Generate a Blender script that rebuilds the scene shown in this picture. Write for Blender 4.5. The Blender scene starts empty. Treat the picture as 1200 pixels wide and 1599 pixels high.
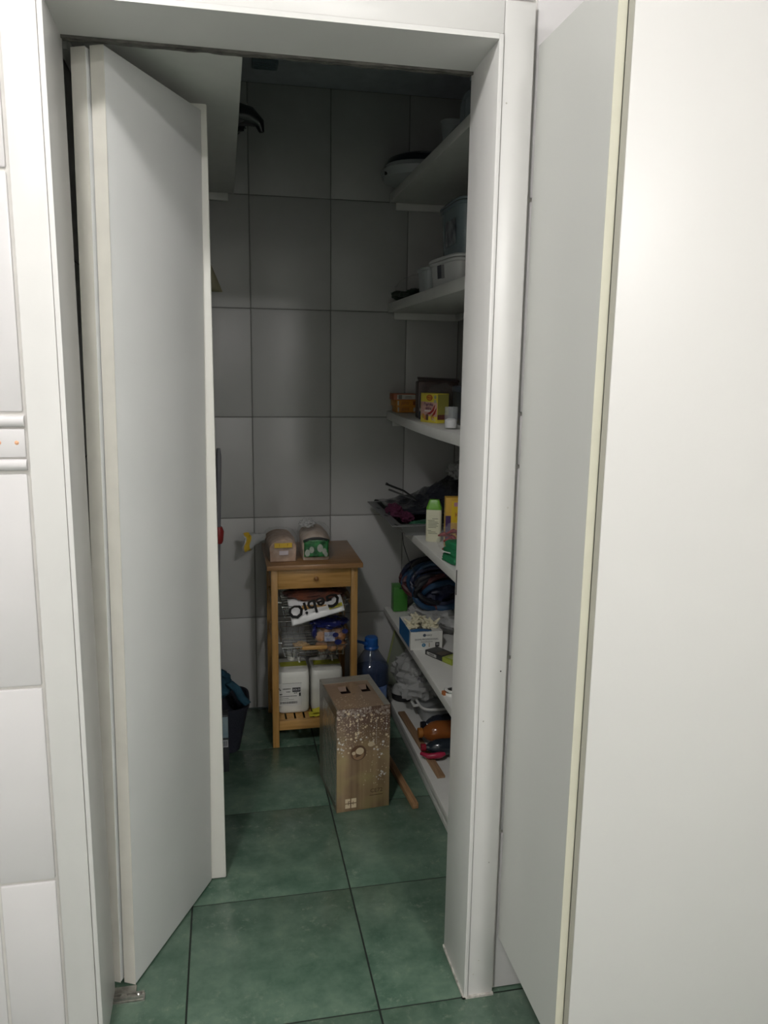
import bpy, bmesh, math, random
from mathutils import Vector, Matrix, noise
random.seed(7)
PI = math.pi
scene = bpy.context.scene
COL = scene.collection

# ------------------------------------------------------------------ camera
F_PX, PITCH, YAW, ROLL = 1229.17, 0.18473, 0.20131, -0.014113
cp, sp, cy, sy = math.cos(PITCH), math.sin(PITCH), math.cos(YAW), math.sin(YAW)
fwd = Vector((sy*cp, cy*cp, -sp)); right = Vector((cy, -sy, 0)); down = fwd.cross(right)
r2 = math.cos(ROLL)*right + math.sin(ROLL)*down
d2 = -math.sin(ROLL)*right + math.cos(ROLL)*down
camd = bpy.data.cameras.new('camera'); cam = bpy.data.objects.new('camera', camd); COL.objects.link(cam)
camd.sensor_fit = 'VERTICAL'; camd.sensor_height = 24.0; camd.lens = 24.0*F_PX/1599.0
camd.clip_start = 0.02
m = Matrix((( r2.x, -d2.x, -fwd.x, 0.0), (r2.y, -d2.y, -fwd.y, -1.5515), (r2.z, -d2.z, -fwd.z, 1.4732), (0, 0, 0, 1)))
cam.matrix_world = m
scene.camera = cam

# ------------------------------------------------------------------ world and exposure
w = bpy.data.worlds.new('world'); scene.world = w; w.use_nodes = True
w.node_tree.nodes['Background'].inputs[0].default_value = (0.9, 0.95, 1.0, 1)
w.node_tree.nodes['Background'].inputs[1].default_value = 0.02
scene.view_settings.view_transform = 'Standard'; scene.view_settings.look = 'None'
scene.view_settings.gamma = 1.0; scene.view_settings.use_curve_mapping = False
scene.view_settings.exposure = -0.2
LAMP_NEAR, LAMP_FAR = 215.0, 400.0        # emission of the two kitchen ceiling lamps

# ------------------------------------------------------------------ materials
MATS = {}
def mat(name, col, rough=0.5, metal=0.0, var=0.0, vscale=20.0, stretch=(1, 1, 1), bump=0.0, bscale=60.0,
        coat=0.0, alpha=1.0, trans=0.0, emit=0.0, col2=None, spec=0.5, detail=4.0, ramp=(0.35, 0.65)):
    if name in MATS: return MATS[name]
    mt = bpy.data.materials.new(name); mt.use_nodes = True; MATS[name] = mt
    nt = mt.node_tree; b = nt.nodes['Principled BSDF']
    b.inputs['Base Color'].default_value = (*col, 1); b.inputs['Roughness'].default_value = rough
    b.inputs['Metallic'].default_value = metal; b.inputs['Specular IOR Level'].default_value = spec
    b.inputs['Coat Weight'].default_value = coat; b.inputs['Coat Roughness'].default_value = 0.12
    b.inputs['Alpha'].default_value = alpha; b.inputs['Transmission Weight'].default_value = trans
    if emit:
        b.inputs['Emission Color'].default_value = (*col, 1); b.inputs['Emission Strength'].default_value = emit
    tc = nt.nodes.new('ShaderNodeTexCoord'); mp = nt.nodes.new('ShaderNodeMapping')
    mp.inputs['Scale'].default_value = stretch
    nt.links.new(tc.outputs['Object'], mp.inputs['Vector'])
    if var or col2:
        n = nt.nodes.new('ShaderNodeTexNoise'); n.inputs['Scale'].default_value = vscale; n.inputs['Detail'].default_value = detail
        nt.links.new(mp.outputs[0], n.inputs['Vector'])
        r = nt.nodes.new('ShaderNodeValToRGB'); e = r.color_ramp.elements
        c2 = col2 if col2 else tuple(min(1, c*(1+var)) for c in col)
        c1 = col if col2 else tuple(c*(1-var) for c in col)
        e[0].position, e[1].position = ramp
        e[0].color = (*c1, 1); e[1].color = (*c2, 1)
        nt.links.new(n.outputs['Fac'], r.inputs['Fac']); nt.links.new(r.outputs['Color'], b.inputs['Base Color'])
    if bump:
        n2 = nt.nodes.new('ShaderNodeTexNoise'); n2.inputs['Scale'].default_value = bscale; n2.inputs['Detail'].default_value = 3
        nt.links.new(mp.outputs[0], n2.inputs['Vector'])
        bp = nt.nodes.new('ShaderNodeBump'); bp.inputs['Strength'].default_value = bump; bp.inputs['Distance'].default_value = 0.01
        nt.links.new(n2.outputs['Fac'], bp.inputs['Height']); nt.links.new(bp.outputs[0], b.inputs['Normal'])
    return mt

def floor_material():
    mt = bpy.data.materials.new('green_floor_tile'); mt.use_nodes = True; nt = mt.node_tree; b = nt.nodes['Principled BSDF']
    tc = nt.nodes.new('ShaderNodeTexCoord'); oi = nt.nodes.new('ShaderNodeObjectInfo')
    ad = nt.nodes.new('ShaderNodeVectorMath'); ad.operation = 'ADD'
    sc = nt.nodes.new('ShaderNodeVectorMath'); sc.operation = 'SCALE'; sc.inputs['Scale'].default_value = 30.0
    cx = nt.nodes.new('ShaderNodeCombineXYZ')
    nt.links.new(oi.outputs['Random'], cx.inputs[0]); nt.links.new(oi.outputs['Random'], cx.inputs[1])
    nt.links.new(cx.outputs[0], sc.inputs[0]); nt.links.new(tc.outputs['Object'], ad.inputs[0]); nt.links.new(sc.outputs[0], ad.inputs[1])
    def nz(scale, det, rough=0.6):
        n = nt.nodes.new('ShaderNodeTexNoise'); n.inputs['Scale'].default_value = scale; n.inputs['Detail'].default_value = det
        n.inputs['Roughness'].default_value = rough; nt.links.new(ad.outputs[0], n.inputs['Vector']); return n
    n1 = nz(9, 6, 0.65)
    r1 = nt.nodes.new('ShaderNodeValToRGB'); e = r1.color_ramp.elements
    e[0].position = 0.32; e[0].color = (0.056, 0.108, 0.076, 1); e[1].position = 0.72; e[1].color = (0.138, 0.205, 0.152, 1)
    nt.links.new(n1.outputs['Fac'], r1.inputs['Fac'])
    n2 = nz(38, 9, 0.78)
    r2_ = nt.nodes.new('ShaderNodeValToRGB'); e = r2_.color_ramp.elements
    e[0].position = 0.54; e[0].color = (0, 0, 0, 1); e[1].position = 0.74; e[1].color = (0.7, 0.7, 0.7, 1)
    nt.links.new(n2.outputs['Fac'], r2_.inputs['Fac'])
    n3 = nz(5, 3); r3 = nt.nodes.new('ShaderNodeValToRGB'); e = r3.color_ramp.elements
    e[0].position = 0.42; e[0].color = (0.06, 0.06, 0.06, 1); e[1].position = 0.60; e[1].color = (1, 1, 1, 1)
    nt.links.new(n3.outputs['Fac'], r3.inputs['Fac'])
    mu = nt.nodes.new('ShaderNodeMath'); mu.operation = 'MULTIPLY'
    nt.links.new(r2_.outputs['Color'], mu.inputs[0]); nt.links.new(r3.outputs['Color'], mu.inputs[1])
    mx = nt.nodes.new('ShaderNodeMixRGB'); mx.inputs[2].default_value = (0.30, 0.34, 0.27, 1)
    nt.links.new(mu.outputs[0], mx.inputs[0]); nt.links.new(r1.outputs['Color'], mx.inputs[1])
    nt.links.new(mx.outputs[0], b.inputs['Base Color'])
    ra = nt.nodes.new('ShaderNodeMapRange'); ra.inputs['To Min'].default_value = 0.13; ra.inputs['To Max'].default_value = 0.30
    nt.links.new(n1.outputs['Fac'], ra.inputs['Value']); nt.links.new(ra.outputs[0], b.inputs['Roughness'])
    b.inputs['Specular IOR Level'].default_value = 0.55
    return mt

M_WALL   = mat('white_wall_paint', (0.80, 0.79, 0.77), 0.6, var=0.02)
M_GROUT  = mat('pale_grout', (0.66, 0.64, 0.61), 0.8, var=0.05)
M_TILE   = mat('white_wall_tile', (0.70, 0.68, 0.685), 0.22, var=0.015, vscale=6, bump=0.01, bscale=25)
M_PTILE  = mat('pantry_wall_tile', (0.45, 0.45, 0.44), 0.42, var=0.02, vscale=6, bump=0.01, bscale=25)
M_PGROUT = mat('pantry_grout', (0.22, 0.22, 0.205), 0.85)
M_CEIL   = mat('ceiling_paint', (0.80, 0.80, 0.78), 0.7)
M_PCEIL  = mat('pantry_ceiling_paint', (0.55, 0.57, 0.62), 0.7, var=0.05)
M_FLOOR  = floor_material()
M_FGROUT = mat('floor_joint', (0.010, 0.016, 0.012), 0.8)
M_FRAME  = mat('gloss_frame_paint', (0.69, 0.68, 0.665), 0.32, var=0.015, vscale=8, bump=0.015, bscale=30)
M_DOOR   = mat('door_laminate', (0.72, 0.725, 0.715), 0.42, var=0.015, vscale=5)
M_DEDGE  = mat('door_edge_cream', (0.66, 0.64, 0.58), 0.4, var=0.03)
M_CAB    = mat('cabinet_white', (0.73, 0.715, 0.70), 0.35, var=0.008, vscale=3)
M_CABS   = mat('cabinet_side_shaded_white', (0.57, 0.575, 0.55), 0.38, var=0.008, vscale=3)  # greyer than the front, partly shade on the side put into the colour
M_EDGE   = mat('cream_edge_band', (0.68, 0.66, 0.54), 0.4)
M_DIRT   = mat('grubby_track', (0.09, 0.085, 0.075), 0.7, var=0.4, vscale=35)
M_STEEL  = mat('worn_steel', (0.38, 0.37, 0.34), 0.38, metal=0.9, var=0.3, vscale=40)
M_CHROME = mat('chrome_wire', (0.75, 0.75, 0.76), 0.18, metal=1.0)
M_SHELF  = mat('shelf_white', (0.66, 0.66, 0.63), 0.45, var=0.02)
M_BAMBOO = mat('bamboo', (0.35, 0.185, 0.048), 0.42, col2=(0.47, 0.265, 0.08), vscale=9, stretch=(1, 12, 12), coat=0.15)
M_BAMBOOV= mat('bamboo_upright', (0.35, 0.185, 0.048), 0.42, col2=(0.47, 0.265, 0.08), vscale=9, stretch=(12, 12, 1), coat=0.15)
M_BTOP   = mat('bamboo_top', (0.22, 0.11, 0.04), 0.40, col2=(0.30, 0.16, 0.065), vscale=9, stretch=(1, 12, 12), coat=0.2)
M_BLACK  = mat('black_matt', (0.012, 0.012, 0.014), 0.5)
M_INK    = mat('black_ink', (0.02, 0.02, 0.022), 0.6)
M_WHITEP = mat('white_plastic', (0.72, 0.72, 0.69), 0.35, var=0.02)
M_FILM   = mat('clear_film', (0.70, 0.72, 0.72), 0.10, alpha=0.10, bump=0.5, bscale=40)
M_FILMW  = mat('milky_film', (0.62, 0.63, 0.62), 0.18, alpha=0.50, bump=0.6, bscale=35)
M_GLASS  = mat('clear_plastic', (0.75, 0.80, 0.82), 0.08, alpha=0.30)

# ------------------------------------------------------------------ mesh helpers
class MB:
    def __init__(s): s.v = []; s.f = []
    def add(s, vs, fs):
        o = len(s.v); s.v += [tuple(v) for v in vs]; s.f += [tuple(i+o for i in f) for f in fs]; return s
    def box(s, lo, hi):
        x0, y0, z0 = lo; x1, y1, z1 = hi
        return s.add([(x0,y0,z0),(x1,y0,z0),(x1,y1,z0),(x0,y1,z0),(x0,y0,z1),(x1,y0,z1),(x1,y1,z1),(x0,y1,z1)],
                     [(3,2,1,0),(4,5,6,7),(0,1,5,4),(1,2,6,5),(2,3,7,6),(3,0,4,7)])
    def obox(s, c, size, rot=(0, 0, 0)):
        R = Matrix.Rotation(rot[2], 3, 'Z') @ Matrix.Rotation(rot[1], 3, 'Y') @ Matrix.Rotation(rot[0], 3, 'X')
        h = [q/2 for q in size]; c = Vector(c)
        P = [(-1,-1,-1),(1,-1,-1),(1,1,-1),(-1,1,-1),(-1,-1,1),(1,-1,1),(1,1,1),(-1,1,1)]
        return s.add([c + R @ Vector((p[0]*h[0], p[1]*h[1], p[2]*h[2])) for p in P],
                     [(3,2,1,0),(4,5,6,7),(0,1,5,4),(1,2,6,5),(2,3,7,6),(3,0,4,7)])
    def tube(s, pts, r, n=8, cap=True):
        pts = [Vector(p) for p in pts]; rs = r if isinstance(r, (list, tuple)) else [r]*len(pts)
        vs = []; fs = []
        up = Vector((0.123, 0.31, 0.94))
        for i, p in enumerate(pts):
            t = (pts[min(i+1, len(pts)-1)] - pts[max(i-1, 0)]).normalized()
            a = t.cross(up)
            if a.length < 1e-4: a = t.cross(Vector((1, 0, 0)))
            a.normalize(); b = t.cross(a).normalized()
            for k in range(n):
                q = 2*PI*k/n; vs.append(p + (a*math.cos(q) + b*math.sin(q))*rs[i])
        for i in range(len(pts)-1):
            for k in range(n):
                k2 = (k+1) % n; fs.append((i*n+k, i*n+k2, (i+1)*n+k2, (i+1)*n+k))
        if cap:
            fs.append(tuple(range(n-1, -1, -1))); fs.append(tuple((len(pts)-1)*n+k for k in range(n)))
        return s.add(vs, fs)
    def lathe(s, prof, n=24, c=(0, 0, 0), sx=1.0, sy=1.0, M=None, p=2.0):
        vs = []; fs = []
        for (r, z) in prof:
            for k in range(n):
                q = 2*PI*k/n; x, y = math.cos(q), math.sin(q)
                if p != 2.0:
                    x = math.copysign(abs(x)**(2/p), x); y = math.copysign(abs(y)**(2/p), y)
                v = Vector((r*x*sx, r*y*sy, z))
                if M: v = M @ v
                vs.append(v + Vector(c))
        for i in range(len(prof)-1):
            for k in range(n):
                k2 = (k+1) % n; fs.append((i*n+k, i*n+k2, (i+1)*n+k2, (i+1)*n+k))
        fs.append(tuple(range(n-1, -1, -1))); fs.append(tuple((len(prof)-1)*n+k for k in range(n)))
        return s.add(vs, fs)
    def blob(s, c, r, amp=0.12, freq=3.0, seed=0, e=1.0, nu=40, nv=24, floor=None, ridge=0.0):
        """a lumpy, creased closed surface (superellipsoid displaced by noise)"""
        vs = []; fs = []; off = Vector((seed*7.3, seed*3.1, seed*1.7)); c = Vector(c)
        sg = lambda x, k: math.copysign(abs(x)**k, x)
        for i in range(nv+1):
            th = -PI/2 + PI*i/nv
            for k in range(nu):
                ph = 2*PI*k/nu
                d = Vector((sg(math.cos(th), e)*sg(math.cos(ph), e), sg(math.cos(th), e)*sg(math.sin(ph), e), sg(math.sin(th), e)))
                q = d*freq + off
                k1 = 1 + amp*(noise.noise(q) + 0.5*noise.noise(q*2.3))
                if ridge: k1 -= ridge*abs(noise.noise(q*1.7 + Vector((5, 1, 2))))
                v = c + Vector((d.x*r[0], d.y*r[1], d.z*r[2]))*k1
                if floor is not None and v.z < floor: v.z = floor + 0.0004*random.random()
                vs.append(v)
        for i in range(nv):
            for k in range(nu):
                k2 = (k+1) % nu; fs.append((i*nu+k, i*nu+k2, (i+1)*nu+k2, (i+1)*nu+k))
        return s.add(vs, fs)
    def disc(s, c, r, n=14, sx=1.0, nrm='-y'):
        vs = []
        for k in range(n):
            q = 2*PI*k/n; a, b = r*math.cos(q)*sx, r*math.sin(q)
            vs.append((c[0]+a, c[1], c[2]+b) if nrm == '-y' else (c[0]+a, c[1]+b, c[2]))
        return s.add(vs, [tuple(range(n))])
    def surf(s, nu, nv, fn, thick=0.0):
        vs = [fn(i/nu, j/nv) for j in range(nv+1) for i in range(nu+1)]
        fs = [(j*(nu+1)+i, j*(nu+1)+i+1, (j+1)*(nu+1)+i+1, (j+1)*(nu+1)+i) for j in range(nv) for i in range(nu)]
        return s.add(vs, fs)
    def build(s, name, mt, parent=None, bevel=0.0, smooth=False, seg=2, solid=0.0, ang=40, origin=None):
        me = bpy.data.meshes.new(name); vs = s.v
        if origin: vs = [(v[0]-origin[0], v[1]-origin[1], v[2]-origin[2]) for v in vs]
        me.from_pydata(vs, [], s.f); me.update()
        bm = bmesh.new(); bm.from_mesh(me); bmesh.ops.recalc_face_normals(bm, faces=bm.faces)
        if bevel:
            es = [e for e in bm.edges if len(e.link_faces) == 2 and e.calc_face_angle(0) > 0.5]
            bmesh.ops.bevel(bm, geom=es, offset=bevel, segments=seg, profile=0.5, affect='EDGES')
        bm.to_mesh(me); bm.free()
        me.materials.append(MATS[mt] if isinstance(mt, str) else mt)
        if smooth or bevel:
            for p in me.polygons: p.use_smooth = True
            if hasattr(me, 'set_sharp_from_angle'): me.set_sharp_from_angle(angle=math.radians(ang))
        o = bpy.data.objects.new(name, me); COL.objects.link(o)
        if origin: o.location = origin
        if parent: o.parent = parent
        if solid:
            md = o.modifiers.new('thickness', 'SOLIDIFY'); md.thickness = solid; md.offset = 0
        return o

def tag(o, label, cat, group=None):
    o['label'] = label; o['category'] = cat
    if group: o['group'] = group
    return o
def thing(name, loc, rz, label, cat, group=None):
    o = bpy.data.objects.new(name, None); o.empty_display_size = 0.05; COL.objects.link(o)
    o.location = loc; o.rotation_euler = (0, 0, rz)
    return tag(o, label, cat, group)
def struct(o): o['kind'] = 'structure'; return o
def sroot(name, loc=(0, 0, 0)):
    o = bpy.data.objects.new(name, None); o.empty_display_size = 0.05; COL.objects.link(o); o.location = loc
    return struct(o)
def text(name, s, size, loc, mt, parent, rot=(PI/2, 0, 0), sx=1.0, ext=0.0003, bold=0.0):
    cu = bpy.data.curves.new(name, 'FONT'); cu.body = s; cu.size = size; cu.align_x = 'CENTER'; cu.align_y = 'CENTER'
    cu.extrude = ext; cu.resolution_u = 2; cu.offset = bold
    t = bpy.data.objects.new(name, cu); COL.objects.link(t)
    dg = bpy.context.evaluated_depsgraph_get(); me = bpy.data.meshes.new_from_object(t.evaluated_get(dg))
    bpy.data.objects.remove(t); bpy.data.curves.remove(cu)
    me.materials.clear(); me.materials.append(mt)
    o = bpy.data.objects.new(name, me); COL.objects.link(o); o.location = loc; o.rotation_euler = rot; o.scale = (sx, 1, 1)
    if parent: o.parent = parent
    return o

# ------------------------------------------------------------------ sizes of the place (metres)
YB, XL, XR, ZC = 1.70, -0.31, 0.97, 2.515         # pantry: back wall, side walls, ceiling
OL, OR, OH, TW = -0.285, 0.525, 2.08, 0.17        # door opening: left, right, head, wall thickness
KX0, KX1, KY, KZ = -1.45, 2.05, -3.90, 2.80       # kitchen

# ------------------------------------------------------------------ floor
fl = struct(MB().box((KX0, KY, -0.06), (KX1, YB, -0.0016)).build('floor', M_FGROUT))
P = 0.4395
tile_mesh = {}
def tile_obj(key, mb, mt, parent, loc, bev, name='tile', rot=None):
    if key not in tile_mesh:
        o = mb.build(name, mt, parent, bevel=bev); tile_mesh[key] = o.data
    else:
        o = bpy.data.objects.new(name, tile_mesh[key]); COL.objects.link(o); o.parent = parent
    o.location = loc
    if rot: o.rotation_euler = rot
    return o
gx = 0.323; gy = 0.0015; g = 0.0023
for i in range(-5, 4):
    for j in range(-9, 4):
        x0, x1 = gx+i*P, gx+(i+1)*P; y0, y1 = gy+j*P, gy+(j+1)*P
        x0, x1, y0, y1 = max(x0, KX0), min(x1, KX1), max(y0, KY), min(y1, YB)
        if x1-x0 < 0.02 or y1-y0 < 0.02: continue
        if y0 >= 0.0 and (x1 < XL or x0 > XR): continue
        wx, wy = round(x1-x0-2*g, 4), round(y1-y0-2*g, 4)
        tile_obj(('f', wx, wy), MB().box((-wx/2, -wy/2, -0.010), (wx/2, wy/2, 0)), M_FLOOR, fl,
                 ((x0+x1)/2, (y0+y1)/2, 0.0), 0.0004, 'floor_tile')

# ------------------------------------------------------------------ pantry walls with tiles
ROWS = [(0.0, 0.410), (0.410, 0.842), (0.842, 1.258), (1.258, 1.686), (1.686, 2.112), (2.112, 2.515)]
def tiled_wall(name, lo, hi, axis, face, cols, rows, mt, mg, sign):
    """axis: wall runs along 'x' or 'y'; face: coordinate of the tile face; sign: direction the face looks"""
    b = struct(MB().box(lo, hi).build(name, mg))
    gg = 0.0018; t = 0.004
    for (c0, c1) in cols:
        for (z0, z1) in rows:
            w_, h_ = round(c1-c0-2*gg, 4), round(z1-z0-2*gg, 4)
            if w_ < 0.01 or h_ < 0.01: continue
            if axis == 'x':
                mb = MB().box((-w_/2, -t, -h_/2), (w_/2, t, h_/2)); loc = ((c0+c1)/2, face - sign*t, (z0+z1)/2)
            else:
                mb = MB().box((-t, -w_/2, -h_/2), (t, w_/2, h_/2)); loc = (face - sign*t, (c0+c1)/2, (z0+z1)/2)
            tile_obj((name, axis, w_, h_), mb, mt, b, loc, 0.0022, 'wall_tile')
    return b
bc = [XL, -0.203, 0.113, 0.432, 0.746, XR]
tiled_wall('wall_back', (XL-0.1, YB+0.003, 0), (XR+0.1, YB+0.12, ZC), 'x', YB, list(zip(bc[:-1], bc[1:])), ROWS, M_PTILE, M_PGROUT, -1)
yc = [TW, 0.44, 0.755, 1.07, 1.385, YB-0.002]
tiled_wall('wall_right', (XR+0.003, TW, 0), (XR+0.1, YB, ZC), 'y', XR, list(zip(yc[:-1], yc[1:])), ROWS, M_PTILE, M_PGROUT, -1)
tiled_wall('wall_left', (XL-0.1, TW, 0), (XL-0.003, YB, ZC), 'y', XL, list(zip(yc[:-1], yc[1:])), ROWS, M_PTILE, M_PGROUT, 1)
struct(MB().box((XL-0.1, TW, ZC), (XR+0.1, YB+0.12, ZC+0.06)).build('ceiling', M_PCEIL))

# ------------------------------------------------------------------ wall with the doorway
wf = MB()
wf.box((KX0, 0.017, 0), (OL-0.02, TW, KZ)); wf.box((OR+0.02, 0.017, 0), (KX1, TW, KZ)); wf.box((OL-0.02, 0.017, OH+0.02), (OR+0.02, TW, KZ))
wfo = struct(wf.build('wall_front', M_GROUT))
KR = [(0.0, 0.416), (0.416, 0.840), (0.840, 1.266), (1.376, 1.800), (1.800, 2.225), (2.225, 2.650), (2.650, 2.800)]
kcl = [-1.45, -1.114, -0.794, -0.474, -0.361]
kcr = [0.602, 0.90, 1.22, 1.54, 1.86, 2.05]
def ktile(c0, c1, z0, z1, gg=0.0030):
    w_, h_ = round(c1-c0-2*gg, 4), round(z1-z0-2*gg, 4)
    tile_obj(('k', w_, h_), MB().box((-w_/2, -0.005, -h_/2), (w_/2, 0.005, h_/2)), M_TILE, wfo, ((c0+c1)/2, 0.0165, (z0+z1)/2), 0.0038, 'wall_tile')
M_DOT = mat('apricot_dot', (0.74, 0.40, 0.24), 0.4)
for cols in (kcl, kcr):
    for c0, c1 in zip(cols[:-1], cols[1:]):
        for z0, z1 in KR: ktile(c0, c1, z0, z1)
        if cols is kcr: ktile(c0, c1, 1.266, 1.376); continue   # behind the tall cabinet
        for z0, z1 in ((1.270, 1.291), (1.351, 1.372)):       # rounded pencil liners
            n = 8; vs = []
            pr = [(0.02, z0)] + [(0.0135-0.0085*math.sin(PI*k/n), z0+(z1-z0)*(0.5-0.5*math.cos(PI*k/n))) for k in range(n+1)] + [(0.02, z1)]
            for x in (c0+0.0015, c1-0.0015): vs += [(x, y, z) for y, z in pr]
            L = len(pr); fs = [(k, (k+1) % L, L+(k+1) % L, L+k) for k in range(L)] + [tuple(range(L)), tuple(range(2*L-1, L-1, -1))]
            MB().add(vs, fs).build('pencil_liner_tile', M_TILE, wfo, smooth=True)
        w_ = c1-c0-0.0044
        bt = MB().box((c0+0.0022, 0.0115, 1.2945), (c1-0.0022, 0.0215, 1.3475)).build('border_tile', M_TILE, wfo, bevel=0.0024)
        if cols is kcl:
            x = c1 - 0.017
            while x > c0 + 0.01:
                d = MB(); d.lathe([(0.0042, -0.0006), (0.0036, 0.0004), (0.0012, 0.0012)], 12, M=Matrix.Rotation(PI/2, 3, 'X'), c=(x, 0.0112, 1.322))
                d.build('painted_dot', M_DOT, bt); x -= 0.0305
for c0, c1 in ((-0.361, -0.158), (-0.158, 0.158), (0.158, 0.474), (0.474, 0.602)):
    ktile(c0, c1, 2.225, 2.65); ktile(c0, c1, 2.65, 2.80); ktile(c0, c1, 2.155, 2.225)

# rest of the kitchen (behind and beside the viewer)
struct(MB().box((KX0-0.1, KY-0.1, KZ), (KX1+0.1, 0.02, KZ+0.06)).build('ceiling', M_CEIL))
struct(MB().box((KX0-0.1, KY, 0), (KX0, 0.017, KZ)).build('wall_kitchen_left', M_WALL))
struct(MB().box((KX1, KY, 0), (KX1+0.1, 0.017, KZ)).build('wall_kitchen_right', M_WALL))
struct(MB().box((KX0-0.1, KY-0.1, 0), (KX1+0.1, KY, KZ)).build('wall_kitchen_rear', M_WALL))

# ------------------------------------------------------------------ kitchen ceiling lamps
M_LAMP = mat('lamp_diffuser_near', (1.0, 0.975, 0.96), 0.5, emit=LAMP_NEAR)
M_LAMP2 = mat('lamp_diffuser_far', (1.0, 0.975, 0.96), 0.5, emit=LAMP_FAR)
for (x, y, mt, lb) in ((-0.46, -1.08, M_LAMP, 'round white kitchen ceiling lamp nearest the pantry doorway'), (0.95, -3.25, M_LAMP2, 'round white kitchen ceiling lamp behind the viewer')):
    t = thing('ceiling_lamp', (x, y, KZ), 0, lb, 'lamp', 'kitchen ceiling lamps')
    MB().lathe([(0.125, 0.0), (0.125, -0.02), (0.118, -0.024)], 32).build('lamp_base', M_WHITEP, t, smooth=True)
    MB().lathe([(0.116, -0.024), (0.112, -0.045), (0.09, -0.065), (0.05, -0.074), (0.002, -0.077)], 32).build('diffuser', mt, t, smooth=True)

# ------------------------------------------------------------------ door frame
tr = sroot('trim_1')
cw = 0.070
MB().box((OL-cw, 0.0, 0), (OL-0.011, 0.017, OH+cw)).build('casing_upright', M_FRAME, tr, bevel=0.002)
MB().box((OR+0.011, 0.0, 0.0), (OR+cw+0.002, 0.017, OH+cw)).build('casing_upright', M_FRAME, tr, bevel=0.002)
MB().box((OL-0.0105, 0.0, OH+0.011), (OR+0.0105, 0.017, OH+cw)).build('casing_head', M_FRAME, tr, bevel=0.002)
MB().box((OL-0.0095, -0.004, 0), (OL, TW, OH+0.0095)).build('jamb_lining', M_FRAME, tr, bevel=0.0015)
MB().box((OR, -0.004, 0.0), (OR+0.0095, TW, OH+0.0095)).build('jamb_lining', M_FRAME, tr, bevel=0.0015)
hl = MB().add([(OL, -0.004, OH), (OR, -0.004, OH), (OR, TW, OH-0.006), (OL, TW, OH-0.006),
               (OL, -0.004, OH+0.0095), (OR, -0.004, OH+0.0095), (OR, TW, OH+0.0095), (OL, TW, OH+0.0095)],
              [(3,2,1,0),(4,5,6,7),(0,1,5,4),(1,2,6,5),(2,3,7,6),(3,0,4,7)])
hl.build('head_lining', M_FRAME, tr)
tk = MB()
n = 60
for (y0, y1, zt, am) in ((TW-0.016, TW-0.007, OH-0.006, 0.0025), (TW-0.002, TW+0.010, OH-0.004, 0.003)):
    vs = []
    for i in range(n+1):
        x = OL + (OR-OL)*i/n; zb = zt - 0.0045 - am*noise.noise(Vector((x*28, y0*90, 0)))
        vs += [(x, y0, zb), (x, y1, zb+0.001), (x, y1, zt+0.004), (x, y0, zt+0.004)]
    fs = []
    for i in range(n):
        for k in range(4): fs.append((i*4+k, i*4+(k+1) % 4, i*4+4+(k+1) % 4, i*4+4+k))
    tk.add(vs, fs)
tk.build('sliding_track', M_DIRT, tr)
# chipped latch slot in the right jamb and stained foot of the jamb
MB().box((OR-0.0012, TW-0.013, 0.945), (OR+0.001, TW-0.009, 1.005)).build('latch_slot', M_BLACK, tr)
mg = mat('stained_caulk', (0.50, 0.48, 0.44), 0.8, var=0.35, vscale=60)
MB().box((OR-0.003, -0.006, 0.0), (OR+0.004, TW, 0.007)).box((OR-0.003, -0.006, 0.0), (OR+cw+0.003, 0.002, 0.005)).build('caulk_line', mg, tr)
for (x, z) in ((0.5835, 0.815), (0.548, 0.70), (0.560, 0.095), (0.548, 0.060), (0.5835, 1.18), (0.545, 1.97), (0.575, 0.35)):
    MB().lathe([(0.0018, 0), (0.0012, 0.0004)], 8, M=Matrix.Rotation(PI/2, 3, 'X'), c=(x, -0.0002, z)).build('nail_hole', M_INK if z == 0.815 else mg, tr)

# ------------------------------------------------------------------ folding door (two leaves folded into the pantry)
dr = sroot('door_1')
LEAN = 0.028/2.07
def leaf(name, near, far, th, z0, z1, side):
    """upright leaf between two plan points, th to the left; leans slightly to the right at the top"""
    a, b = Vector((*near, 0)), Vector((*far, 0)); d = (b-a).normalized(); nrm = Vector((-d.y, d.x, 0))
    mb = MB(); c = [a, b, b+nrm*th, a+nrm*th]
    vs = [(p.x+LEAN*z0, p.y, z0) for p in c] + [(p.x+LEAN*z1, p.y, z1) for p in c]
    mb.add(vs, [(3,2,1,0),(4,5,6,7),(0,1,5,4),(1,2,6,5),(2,3,7,6),(3,0,4,7)])
    o = mb.build(name, M_DOOR, dr, bevel=0.0025)
    # cream lipping on the near edge
    lp = MB(); e = 0.0012; c2 = [a-d*e, a, a+nrm*th, a+nrm*th-d*e]
    vs = [(p.x+LEAN*z, p.y, z) for z in (z0, z1) for p in c2]
    lp.add(vs, [(3,2,1,0),(4,5,6,7),(0,1,5,4),(1,2,6,5),(2,3,7,6),(3,0,4,7)]).build('edge_lipping', M_DEDGE, o)
    return o
B0, B1 = (-0.2385, 0.176), (-0.065, 0.540)
leaf('door_leaf', B0, B1, 0.030, 0.006, 2.071, 1)
dv = (Vector(B1)-Vector(B0)).normalized(); nv_ = Vector((-dv.y, dv.x))
A0 = Vector((-0.2735, 0.184)); A1 = Vector(B1) + nv_*0.040
leaf('door_leaf', (A0.x, A0.y), (A1.x, A1.y), 0.032, 0.010, 2.068, 1)
MB().box((-0.098, 0.546, 0.004), (-0.024, 0.570, 2.088)).build('fold_strip', mat('fold_strip_cream', (0.68, 0.67, 0.62), 0.4), dr, bevel=0.004)
pv = MB()
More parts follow.
